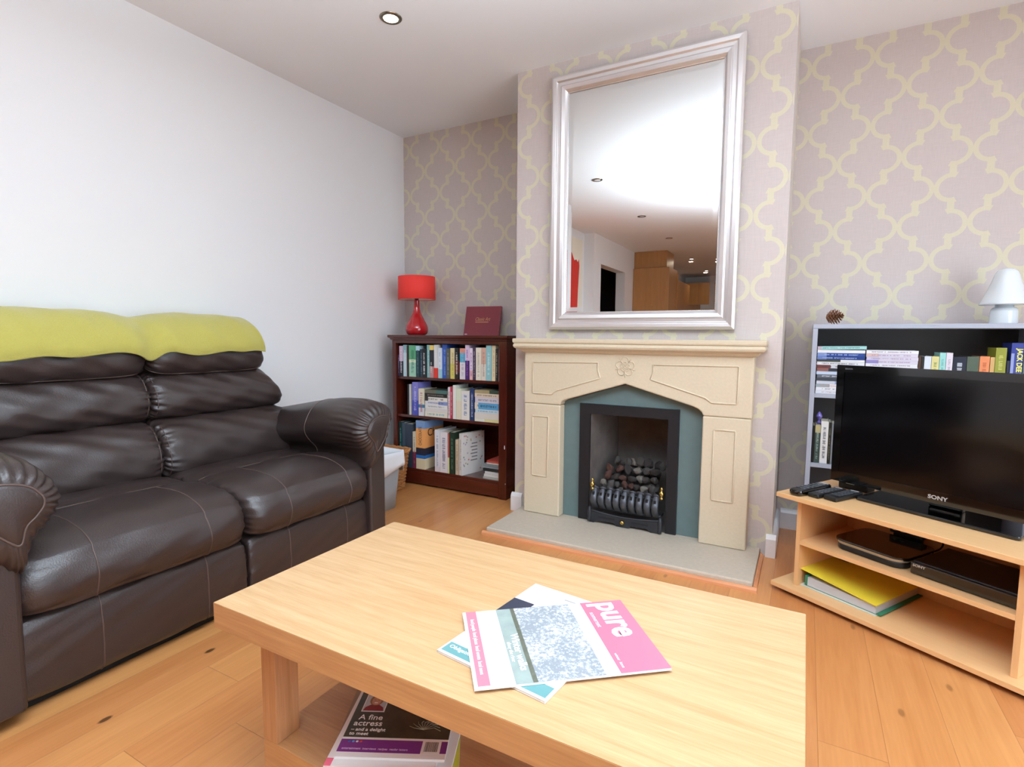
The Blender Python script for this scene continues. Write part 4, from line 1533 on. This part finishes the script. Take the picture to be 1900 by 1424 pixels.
b.tube([(.255 + .018 * math.cos(k / 16 * 6.283), -.18 + .018 * math.sin(k / 16 * 6.283), 1.262) for k in range(16)], .002, 6, closed=True)
obj('shade_ring', b, M_silver, lm)
obj('bulb', MB().lathe(cat_rom([(.012, 0), (.014, .012), (.028, .045), (.022, .07), (.002, .08)], 4, False), (.253, -.18, 1.289), 20), M_bulb0, lm)

al = empty('photo_album', (.735, -.12, 1.0065), 0, 'burgundy album with gold script title leaning against the wall on the bookcase', 'album')
al['_loc'] = 1
al.rotation_euler = (R(-14), 0, R(6))
M_burg = mat('burgundy_leatherette', '#7c2632', .45, bump=.2, bscale=200)
b = MB().box(-.128, .128, 0, .0025, 0, .198).box(-.128, .128, .0155, .018, 0, .198).box(-.128, -.1255, .0025, .0155, 0, .198)
obj('cover', b, M_burg, al, local=True)
obj('pages', MB().box(-.125, .124, .003, .015, .003, .195), M_page, al, local=True)
g_m = mat('gold_foil', '#c98f63', .4, metal=.3)
t_o = text('title', 'Classic Art', .034, g_m, None, Matrix.Translation((0, -.0006, .110)) @ Matrix.Rotation(R(90), 4, 'X'), .0002, shear=.4, xs=.72)
t_o.parent = al
obj('title_rule', MB().box(-.05, .046, -.0008, -.0002, .088, .093), g_m, al, local=True)
obj('sticker', MB().prism([(-.120, .003), (-.100, .003), (-.103, .012), (-.121, .011)], -.0008, -.0002), cmat('#c79aa6'), al, local=True)

# ------------------------------------------------------------------ wicker basket and bin
bs = empty('wicker_basket', (.2, -.53, 0), 0, 'rectangular brown wicker basket standing before the mahogany bookcase', 'basket')
M_wick = mat('wicker_cane', '#a8713f', .6, bump=.4, bscale=150, vary=.35)
bx0, bx1, by0, by1, bh = .035, .345, -.655, -.425, .262


def brect(z, out=0.0):
    g_ = z / bh * .030 + out
    r_ = .03
    P = []
    cs_ = [(bx1 + g_ - r_, by0 - g_ * .6 + r_, -90), (bx1 + g_ - r_, by1 + g_ * .6 - r_, 0), (bx0 - g_ * .6 + r_, by1 + g_ * .6 - r_, 90), (bx0 - g_ * .6 + r_, by0 - g_ * .6 + r_, 180)]
    for cx_, cy_, a0_ in cs_:
        for k in range(4):
            a = R(a0_ + k * 30)
            P.append((cx_ + r_ * math.cos(a), cy_ + r_ * math.sin(a)))
    # resample evenly
    Q = []
    N = 84
    per = [0]
    for k in range(len(P)):
        a_, c_ = P[k], P[(k + 1) % len(P)]
        per.append(per[-1] + math.hypot(c_[0] - a_[0], c_[1] - a_[1]))
    for j in range(N):
        d = per[-1] * j / N
        k = max(i for i in range(len(P)) if per[i] <= d)
        a_, c_ = P[k], P[(k + 1) % len(P)]
        t_ = (d - per[k]) / max(1e-9, per[k + 1] - per[k])
        Q.append((a_[0] + (c_[0] - a_[0]) * t_, a_[1] + (c_[1] - a_[1]) * t_))
    return Q


b = MB()
nrow = 22
for r_ in range(nrow):
    z = .008 + (bh - .03) * r_ / (nrow - 1)
    Q = brect(z)
    pts = []
    N = len(Q)
    for j in range(N):
        a_, c_ = Q[j - 1], Q[(j + 1) % N]
        nx, ny = (c_[1] - a_[1]), -(c_[0] - a_[0])
        l_ = math.hypot(nx, ny)
        o_ = .0042 * math.cos(math.pi * (j / 2 + r_)) if True else 0
        pts.append((Q[j][0] + nx / l_ * o_, Q[j][1] + ny / l_ * o_, z + .001 * math.sin(j)))
    b.tube(pts, .0052, 6, closed=True)
obj('woven_body', b, M_wick, bs)
b = MB()
Q0, Q1 = brect(.005), brect(bh)
for j in range(0, 84, 4):
    b.tube([(Q0[j][0], Q0[j][1], .004), (Q1[j][0], Q1[j][1], bh - .01)], .0035, 6)
obj('stakes', b, M_wick, bs)
Q = brect(bh, .006)
b = MB()
for ph in (0, math.pi):
    pts = []
    for j in range(84):
        pts.append((Q[j][0] + .004 * math.cos(j * .9 + ph), Q[j][1] + .004 * math.sin(j * .9 + ph), bh - .006 + .007 * math.sin(j * .9 + ph)))
    b.tube(pts, .0075, 6, closed=True)
obj('rolled_rim', b, M_wick, bs)
obj('base_board', MB().box(bx0 + .006, bx1 - .006, by0 + .006, by1 - .006, .003, .008), M_wick, bs)

bn = empty('waste_bin', (.46, -.84, 0), 0, 'grey plastic waste bin with white liner beside the sofa arm', 'bin')
M_bin = mat('grey_plastic', '#98a0a8', .4)


def rrect(cx_, cy_, hx, hy, r_, z, n=6):
    P = []
    for sx_, sy_, a0_ in ((1, -1, -90), (1, 1, 0), (-1, 1, 90), (-1, -1, 180)):
        for k in range(n):
            a = R(a0_ + k * 90 / (n - 1))
            P.append((cx_ + sx_ * (hx - r_) + r_ * math.cos(a), cy_ + sy_ * (hy - r_) + r_ * math.sin(a), z))
    return P


def ringsurf(rings, closed_end=True):
    b = MB()
    n = len(rings[0])
    for r_ in rings:
        b.v += r_
    for k in range(len(rings) - 1):
        for j in range(n):
            b.f.append([k * n + j, k * n + (j + 1) % n, (k + 1) * n + (j + 1) % n, (k + 1) * n + j])
    if closed_end:
        b.f.append(list(range(n)))
    b.mi = [0] * len(b.f)
    b.sm = [True] * len(b.f)
    return b


bcx, bcy = .452, -.835
rings = [rrect(bcx, bcy, .105, .075, .02, .002), rrect(bcx, bcy, .118, .085, .022, .15), rrect(bcx, bcy, .136, .096, .025, .315), rrect(bcx, bcy, .142, .102, .026, .32), rrect(bcx, bcy, .142, .102, .026, .333)]
obj('bin_body', ringsurf(rings), M_bin, bn, solid=.0025)
M_bag = mat('white_bin_liner', '#e6eaf0', .35, bump=.9, bscale=30)
lin_r = []
n = 24
for k, (g_, z) in enumerate(((.148, .235), (.1505, .27), (.150, .31), (.148, .338), (.140, .339), (.126, .30), (.104, .12), (.088, .02))):
    P = rrect(bcx, bcy, g_, g_ - .040, .024, z)
    if k < 2:
        P = [(x + .004 * math.sin(j * 1.9), y + .004 * math.cos(j * 2.3), zz_ + (.022 * math.sin(j * .9 + 1) + .012 * math.sin(j * 2.3) if k == 0 else .006 * math.sin(j * 1.3))) for j, (x, y, zz_) in enumerate(P)]
    elif k < 6:
        P = [(x + .002 * math.sin(j * 2.9 + k), y + .002 * math.cos(j * 2.3 + k), zz_ + .004 * math.sin(j * 1.7)) for j, (x, y, zz_) in enumerate(P)]
    lin_r.append(P)
obj('bin_liner', ringsurf(lin_r, False), M_bag, bn, solid=.001)

# ------------------------------------------------------------------ grey bookcase
gb = empty('shelf_unit', (3.04, -.14, 0), 0, 'silver grey shelf unit with charcoal back standing behind the television', 'shelf unit')
gx0, gx1, gf_ = 2.643, 3.443, -.28
obj('side_panel', MB().box(gx0, gx0 + .02, gf_, -.022, 0, 1.048), M_grey, gb, bevel=.001)
obj('side_panel', MB().box(gx1 - .02, gx1, gf_, -.022, 0, 1.048), M_grey, gb, bevel=.001)
obj('top_panel', MB().box(gx0, gx1, gf_, -.022, 1.0485, 1.0685), M_grey, gb, bevel=.001)
obj('back_panel', MB().box(gx0 + .0205, gx1 - .0205, -.028, -.023, .05, 1.048), M_dgrey, gb)
for z in (.748, .420, .075):
    obj('shelf', MB().box(gx0 + .0205, gx1 - .0205, gf_ + .002, -.0285, z - .018, z), M_grey, gb)
obj('plinth', MB().box(gx0 + .0205, gx1 - .0205, gf_ + .02, gf_ + .035, .002, .056), M_grey, gb)
dv = [(.0142, [(1, '#dfe0e4')], '#b08f8f', 'white disc case with red print', 0), (.0142, [(1, '#ecebef')], '#44464e', 'white disc case with dark letters', .001), (.0142, [(.3, '#9aa4a8'), (.7, '#eceaec')], '#c98f80', 'white disc case with orange letters', 0),
      (.0142, [(.4, '#c8cdd8'), (.6, '#8c9cc8')], None, 'powder blue disc case', .002), (.0142, [(.5, '#3c4149'), (.5, '#d0d2d8')], None, 'half charcoal disc case', 0), (.0142, [(.6, '#5f646e'), (.4, '#b5bdcb')], '#dfe2ea', 'slate disc case', .002),
      (.0142, [(.5, '#c2cfe4'), (.5, '#8490a6')], None, 'misty blue disc case', 0), (.0142, [(.25, '#8b5a52'), (.3, '#2a2d36'), (.45, '#d8dade')], None, 'brown and black disc case', .001), (.0142, [(.3, '#6e3a36'), (.7, '#cfd0d4')], '#33353c', 'russet and silver disc case', 0),
      (.0142, [(1, '#e6e6ea')], '#5c5e66', 'clean white disc case', 0), (.0100, [(.5, '#3c3f36'), (.5, '#e8e8ea')], None, 'slim black and white disc case', 0),
      (.0145, [(.2, '#6a7fb8'), (.8, '#1f3a7a')], '#aebde4', 'lower dark blue disc case', 0), (.0145, [(.2, '#7f92c4'), (.8, '#27458a')], '#aebde4', 'upper dark blue disc case', 0), (.0135, [(1, '#eeeef0')], None, 'bright white disc case', 0)]
GD = 'disc cases in the left pile of the grey shelf unit'
zt = stack(2.6665, 2.852, .7485, dv, GD, 'left pile, grey shelf', y=-.262, dep=.13, seed=200, cat='disc case', name='disc_case')
book(.0142, .19, .13, [(.08, '#c9b4bc'), (.92, '#a5d3cf')], '#5f8d8c', 230, 'mint green disc case tilted on top of the left disc pile', GD, (2.666, -.262, zt + .0145), (0, math.pi / 2 - R(1.2), 0), cat='disc case', name='disc_case')
d2c = ['#e8e8ee', '#c9a9a4', '#3a4a6c', '#d9dbe0', '#8c9ab8', '#2c2e38', '#cfd0d8', '#a07d74', '#ececf0', '#e9e9ee', '#8f86c0', '#cfc8e2', '#d9b9b4', '#f0eff2']
dn = ['pearl', 'dusty pink', 'midnight blue', 'silver', 'steel blue', 'black', 'light grey', 'cocoa', 'ivory', 'snow white', 'violet streaked', 'pale lilac', 'rose and cream', 'white topmost']
stack(2.856, 3.044, .7485, [(.0140, [(.25, c), (.75, c if k not in (10, 11, 12) else '#dcd4e2')], '#9a7f9a' if k > 8 else None, '%s disc case' % dn[k], .002 * (k % 3 - 1)) for k, c in enumerate(d2c)],
      'disc cases in the right pile of the grey shelf unit', 'right pile, grey shelf', y=-.262, dep=.13, seed=240, cat='disc case', name='disc_case')
GG = 'small books on the upper grey shelf'
sm = [(3.0465, 3.0545, .183, [(.7, '#d9733f'), (.3, '#4a3326')], None, 'slim orange and brown'), (3.056, 3.0645, .18, [(1, '#24211f')], None, 'slim jet black'), (3.066, 3.0895, .182, [(1, '#d9e0ea')], None, 'blue white'),
      (3.091, 3.116, .182, [(.65, '#b9c98a'), (.35, '#d9cf8e')], '#7f8f4c', 'yellow green'), (3.1175, 3.138, .198, [(1, '#9dd4cd')], '#6fa8a3', 'mint'), (3.1395, 3.161, .198, [(1, '#e2d8e2')], '#a99fae', 'pale mauve'),
      (3.163, 3.2065, .182, [(1, '#1a2032')], '#dfe3ee', 'thick navy'), (3.2085, 3.247, .184, [(.55, '#e9e4d3'), (.45, '#4f5c4c')], None, 'cream with a green photo'), (3.249, 3.280, .186, [(1, '#e0895a')], '#b5552c', 'orange'),
      (3.2825, 3.296, .183, [(1, '#caa267')], None, 'tan'), (3.2975, 3.331, .222, [(1, '#8f9130')], '#c9c672', 'olive green'), (3.334, 3.3425, .17, [(1, '#1b2238')], None, 'slim ink blue'),
      (3.3445, 3.381, .242, [(1, '#2f3c8c')], None, 'tall blue'), (3.3835, 3.418, .235, [(.4, '#5f7a9a'), (.6, '#4f6265')], None, 'tall grey green')]
for k, (x0, x1, h_, bands, mk, nm) in enumerate(sm):
    o = book(x1 - x0, h_, .12, bands, mk, 300 + k, '%s book standing on the upper grey shelf behind the television' % nm, GG, (x0, -.262, .7485))
    if nm == 'tall blue':
        obj('pale_edge', MB().box(.0005, .010, -.0004, -.0001, .0, .20), cmat('#8f9ac8'), o, local=True)
        t_o = text('spine_lettering', 'JACK DEE', .023, cmat('#e6e36a'), None, Matrix.Translation((.026, -.0006, .172)) @ Matrix.Rotation(R(90), 4, 'X') @ Matrix.Rotation(R(-90), 4, 'Z'), .0002, bold=.0008, xs=.95)
        t_o.parent = o
sm2 = [(2.6655, 2.674, .175, [(1, '#1b1a18')], None, 'thin black'), (2.6755, 2.697, .178, [(.8, '#3c4a44'), (.2, '#b9a878')], '#9fb0a6', 'dark green and gold'), (2.6985, 2.7285, .198, [(1, '#ecebe8')], '#3c3f4a', 'white with dark letters'),
       (2.730, 2.740, .195, [(1, '#211f1a')], '#8f8a6c', 'narrow dark'), (2.7415, 2.775, .19, [(1, '#7d8086')], None, 'mid grey'), (2.777, 2.81, .2, [(1, '#8c4a3c')], None, 'rust brown')]
for k, (x0, x1, h_, bands, mk, nm) in enumerate(sm2):
    book(x1 - x0, h_, .13, bands, mk, 330 + k, '%s book on the lower grey shelf left of the television' % nm, 'books on the lower grey shelf', (x0, -.262, .4205))
tag(obj('glass_ornament', MB().lathe(cat_rom([(.010, 0), (.012, .004), (.004, .012), (.008, .024), (.013, .034), (.006, .050), (.001, .056)], 4, False), (2.690, -.205, .5995 + .001), 16), mat('purple_glass', '#6a5aa8', .15, coat=.5), loc=(2.690, -.205, .6005)),
    'small purple ornament perched on the dark green book of the lower grey shelf', 'ornament')

# pine cone
pcn = empty('pine_cone', (2.729, -.15, 1.0695), 0, 'brown open pine cone lying on top of the grey shelf unit', 'pine cone')
M_cone = mat('pine_cone_scale', '#8a5a3c', .7, vary=.5, bscale=90)
b = MB()
axv = Vector((1, .15, .18)).normalized()
e1 = axv.cross(Vector((0, 0, 1))).normalized()
e2 = e1.cross(axv)
c0_ = Vector((2.700, -.152, 1.100))
for k in range(70):
    f_ = k / 69
    a = k * 2.39996
    rad = .036 * math.sin(math.pi * (.16 + .80 * f_)) ** .75
    base_ = c0_ + axv * (.066 * f_ - .004)
    dr = e1 * math.cos(a) + e2 * math.sin(a)
    tip = base_ + dr * rad + axv * .006
    side = axv.cross(dr)
    wd = .0085 * (1 - .45 * f_)
    P = [base_ + dr * .004 - side * wd * .5, base_ + dr * .004 + side * wd * .5, tip + side * wd - dr * .004, tip + dr * .002 + axv * .002, tip - side * wd - dr * .004]
    th = axv * .0016
    i = len(b.v)
    b.v += [tuple(p_) for p_ in P] + [tuple(p_ - th) for p_ in P]
    b.f += [[i, i + 1, i + 2, i + 3, i + 4], [i + 9, i + 8, i + 7, i + 6, i + 5]] + [[i + j, i + 5 + j, i + 5 + (j + 1) % 5, i + (j + 1) % 5] for j in range(5)]
    b.mi += [0] * 7
    b.sm += [False] * 7
obj('scales', b, M_cone, pcn)
obj('core', MB().tube([tuple(c0_ + axv * (.062 * j / 6 - .004)) for j in range(7)], [.004, .010, .012, .012, .010, .007, .002], 8), mat('cone_core', '#3d2416', .8), pcn)

# mushroom lamp
ml = empty('glass_lamp', (3.338, -.15, 1.0695), 0, 'white glass mushroom lamp at the right end of the grey shelf unit', 'lamp')
obj('base', MB().lathe([(.046, 0), (.0465, .004), (.045, .05), (.042, .062), (.036, .068), (.030, .070), (.030, .078)], (3.338, -.15, 1.0695), 48), M_wglass, ml)
obj('lamp_shade', MB().lathe(cat_rom([(.070, .078), (.082, .079), (.0835, .084), (.078, .096), (.060, .140), (.047, .180), (.040, .205), (.032, .220), (.016, .2285), (.001, .2295)], 4, False), (3.338, -.15, 1.0695), 56), M_wglass, ml)

# ------------------------------------------------------------------ television stand (rotated)
ANG = R(-31.465)
ts = empty('tv_stand', (2.544, -.806, 0), ANG, 'beech laminate television stand with two open shelves, set across the corner', 'tv stand')
SW, SD = .80, .385


def L(name, b, m, root=None, **k):
    return obj(name, b, m, root or ts, local=True, **k)


L('top_board', MB().box(0, SW, 0, SD, .382, .400), M_beech, bevel=.0015)
L('base_board', MB().box(-.005, SW + .005, .0, SD, .018, .0355), M_beech, bevel=.0015)
M_beechv = wood('beech_laminate_upright', '#d9a875', '#e2b582', 'z', .38, .8, contrast=.6, bump=.04)
L('side_panel', MB().box(.062, .078, .045, SD - .004, .036, .3815), M_beechv)
L('side_panel', MB().box(SW - .080, SW - .064, .045, SD - .004, .036, .3815), M_beechv)
L('middle_shelf', MB().box(.0785, SW - .0805, .045, SD - .012, .203, .219), M_beech)
L('back_panel', MB().box(.0785, SW - .0805, SD - .0115, SD - .0045, .036, .3815), M_beechv)
for cx_, cy_ in ((.05, .05), (SW - .05, .05), (.05, SD - .05), (SW - .05, SD - .05)):
    L('castor', MB().box(cx_ - .02, cx_ + .02, cy_ - .02, cy_ + .02, .001, .0175), M_black)


def LX(x, y, z=0):
    v = Matrix.Rotation(ANG, 3, 'Z') @ Vector((x, y, 0))
    return (2.544 + v.x, -.806 + v.y, z)


# television
tv = empty('television', LX(.445, .25, .4008), ANG, 'black flat screen television on a glossy swivel foot', 'television')
cxt = 0.0
b = MB()
b.prism([(x, y) for x, y, _ in rrect(0, 0, .236, .088, .012, 0)], 0, .012, axis='z')
L('foot', b, M_gblack, tv, bevel=.003)
L('neck', MB().box(-.05, .05, .03, .062, .0122, .10), M_gblack, tv, bevel=.006)
tz0, tz1 = .041, .500
ty = -.03
L('cabinet', MB().box(-.355, .355, ty + .012, ty + .055, tz0 + .01, tz1 - .01).box(-.25, .25, ty + .055, ty + .095, tz0 + .06, tz1 - .09), M_black, tv, bevel=.008)
b = MB()
W2 = .361
b.box(-W2, -W2 + .028, ty, ty + .014, tz0, tz1).box(W2 - .028, W2, ty, ty + .014, tz0, tz1).box(-W2 + .028, W2 - .028, ty, ty + .014, tz0, tz0 + .040).box(-W2 + .028, W2 - .028, ty, ty + .014, tz1 - .028, tz1)
L('bezel', b, M_gblack, tv)
L('screen', MB().box(-W2 + .0281, W2 - .0281, ty + .003, ty + .012, tz0 + .0401, tz1 - .0281), M_screen, tv)


def ltext(root, name, body, size, m, x, y, z, **k):
    t_ = text(name, body, size, m, None, Matrix.Translation((x, y, z)) @ Matrix.Rotation(R(90), 4, 'X'), .0002, **k)
    t_.parent = root
    return t_


M_logo = mat('silver_lettering', '#c9cacc', .3, metal=.5)
ltext(tv, 'logo', 'SONY', .0185, M_logo, 0, ty - .0006, tz0 + .020, bold=.0006, xs=1.15)
ltext(tv, 'badge', 'BRAVIA', .0085, mat('dim_lettering', '#5c5d62', .4), -W2 + .045, ty - .0006, tz1 - .014, bold=.0002)


# remotes
def remote(a, b_, wd, th, label, m_body, round_):
    a, b_ = Vector(a), Vector(b_)
    d = b_ - a
    ln = d.length
    rt_ = empty('remote_control', LX(a.x, a.y, .4008), ANG + math.atan2(d.y, d.x) - math.pi / 2, label, 'remote control', 'remote controls on the stand')
    P = [(x, y) for x, y, _ in rrect(0, ln / 2, wd / 2, ln / 2, round_, 0)]
    b = MB().prism(P, 0, th, axis='z')
    L('body', b, m_body, rt_, bevel=th * .35, segs=3)
    b = MB()
    for r_ in range(6):
        for c_ in range(3):
            x, y = (c_ - 1) * wd * .25, ln * (.22 + .115 * r_)
            b.box(x - wd * .085, x + wd * .085, y - ln * .028, y + ln * .028, th, th + .0015)
    L('keypad', b, mat('remote_keys', '#55585f', .35), rt_)
    L('colour_key', MB().box(-wd * .3, wd * .3, ln * .90, ln * .925, th, th + .001), mat('white_key', '#c9ccd2', .4), rt_)


remote((.066, .006), (.075, .215), .052, .024, 'black remote with a thick rounded grip, leftmost of the three remotes', M_gblack, .02)
remote((.118, .045), (.125, .225), .044, .016, 'black remote between the rounded one and the flat grey-keyed one', M_black, .006)
remote((.172, .062), (.180, .232), .050, .017, 'flat black remote nearest the television foot', M_black, .005)
# small dark box behind the remotes
sbx = empty('media_box', LX(.13, .315, .4008), ANG, 'small black aerial box in front of the shelf unit, behind the remotes', 'box')
L('case', MB().box(-.05, .06, -.03, .03, 0, .035), M_black, sbx, bevel=.004)
L('indicator', MB().box(-.02, .012, -.0305, -.0300, .022, .025), M_logo, sbx)

# set top box and player on the middle shelf
st = empty('set_top_box', LX(.30, .20, .2198), ANG + R(-3), 'black rounded set top box with a silver rim on the middle shelf', 'set top box')
P = [(x, y) for x, y, _ in rrect(0, 0, .125, .115, .045, 0, 10)]
L('lower_case', MB().prism([(x * .95, y * .95) for x, y in P], 0, .022, axis='z'), M_black, st, bevel=.004)
b = MB()
rg = [[(x * k_, y * k_, z_) for x, y in P] for k_, z_ in ((.955, .0222), (1.0, .031), (1.0, .033))]
L('silver_rim', ringsurf(rg, False), mat('chrome_rim', '#c4c6c8', .15, metal=1), st)
L('glossy_lid', MB().prism(P, .0331, .040, axis='z'), M_gblack, st, bevel=.003)
pl = empty('disc_player', LX(.575, .215, .2198), ANG + R(-2), 'black slim disc player to the right of the rounded box', 'disc player')
L('case', MB().box(-.135, .145, -.115, .115, .004, .044), M_black, pl, bevel=.004)
L('fascia', MB().box(-.137, .147, -.128, -.1152, .003, .040), M_gblack, pl, bevel=.003)
ltext(pl, 'logo', 'SONY', .0115, M_logo, -.112, -.1287, .032, bold=.0004, xs=1.2)
L('top_label', MB().box(-.05, .02, .070, .084, .0441, .0444), mat('grey_label', '#4a4b4e', .4), pl)
# adaptor with leads at the back of the middle shelf
ad = empty('power_adaptor', LX(.31, .345, .2198), ANG, 'black plug adaptor block with leads at the back of the middle shelf', 'adaptor')
L('block', MB().box(-.05, .06, -.02, .02, 0.045, .075), M_black, ad, bevel=.003)
L('stand_off', MB().box(-.04, .05, -.012, .012, 0.0, .045), M_black, ad)
for k in range(2):
    L('socket_face', MB().lathe([(.008, 0), (.006, .0015)], (-.03 + k * .025, -.021, .058), 12), M_logo, ad)
tag(obj('cable', MB().tube(cat_rom([LX(.41, .34, .29), LX(.43, .33, .275), LX(.42, .34, .25), LX(.40, .345, .232), LX(.38, .345, .2232)], 8, False), .0028, 8), M_black),
    'thin black cable looping behind the disc player', 'cable')

# yellow lever arch file on the base board
bf_ = empty('ring_binder', LX(.068, .062, .0362), ANG, 'yellow lever arch file full of paper lying on the lowest board of the stand', 'binder')
M_yb = mat('yellow_card', '#e2cf3c', .45)
M_gr = mat('green_card', '#2f7a5a', .5)
bl, bd, bhh = .285, .315, .066


def wedge(x0, x1, y0, y1, za0, zb0, za1, zb1):
    """slab whose bottom/top heights differ at the spine (x0) and at the open edge (x1)"""
    b = MB()
    b.v = [(x0, y0, za0), (x1, y0, zb0), (x1, y1, zb0), (x0, y1, za0), (x0, y0, za1), (x1, y0, zb1), (x1, y1, zb1), (x0, y1, za1)]
    b.f = [[0, 3, 2, 1], [4, 5, 6, 7], [0, 1, 5, 4], [1, 2, 6, 5], [2, 3, 7, 6], [3, 0, 4, 7]]
    b.mi = [0] * 6
    b.sm = [False] * 6
    return b


L('lower_cover', MB().box(0, bl, 0, bd, 0, .0025), mat('pale_card', '#d8dccf', .5), bf_)
L('spine', MB().box(0, .0025, 0, bd, .0026, bhh), M_yb, bf_)
L('upper_cover', wedge(0, bl, 0, bd, bhh, .036, bhh + .0025, .0385), M_yb, bf_)
L('paper_block', wedge(.035, bl - .004, .008, bd - .006, .006, .006, .040, .0345), M_page if False else mat('stacked_paper_edges', '#c9c9cc', .7, bump=1, bscale=1, stretch=(6, 6, 900), vary=.15), bf_)
L('green_divider', MB().box(.028, bl + .012, .010, bd + .008, .0028, .0055), M_gr, bf_)
L('green_tab', MB().box(.026, .034, .006, .05, .0058, .046), M_gr, bf_)
L('lever', MB().tube([(.012, .10, .004), (.012, .10, .05), (.03, .10, .055), (.045, .10, .045)], .002, 6), M_silver, bf_)
ltext(bf_, 'print', 'file', .008, M_dink, .09, 0, 0) if False else None
L('printed_label', MB().box(.03, .07, .225, .232, .0645, .0655), M_dink, bf_)
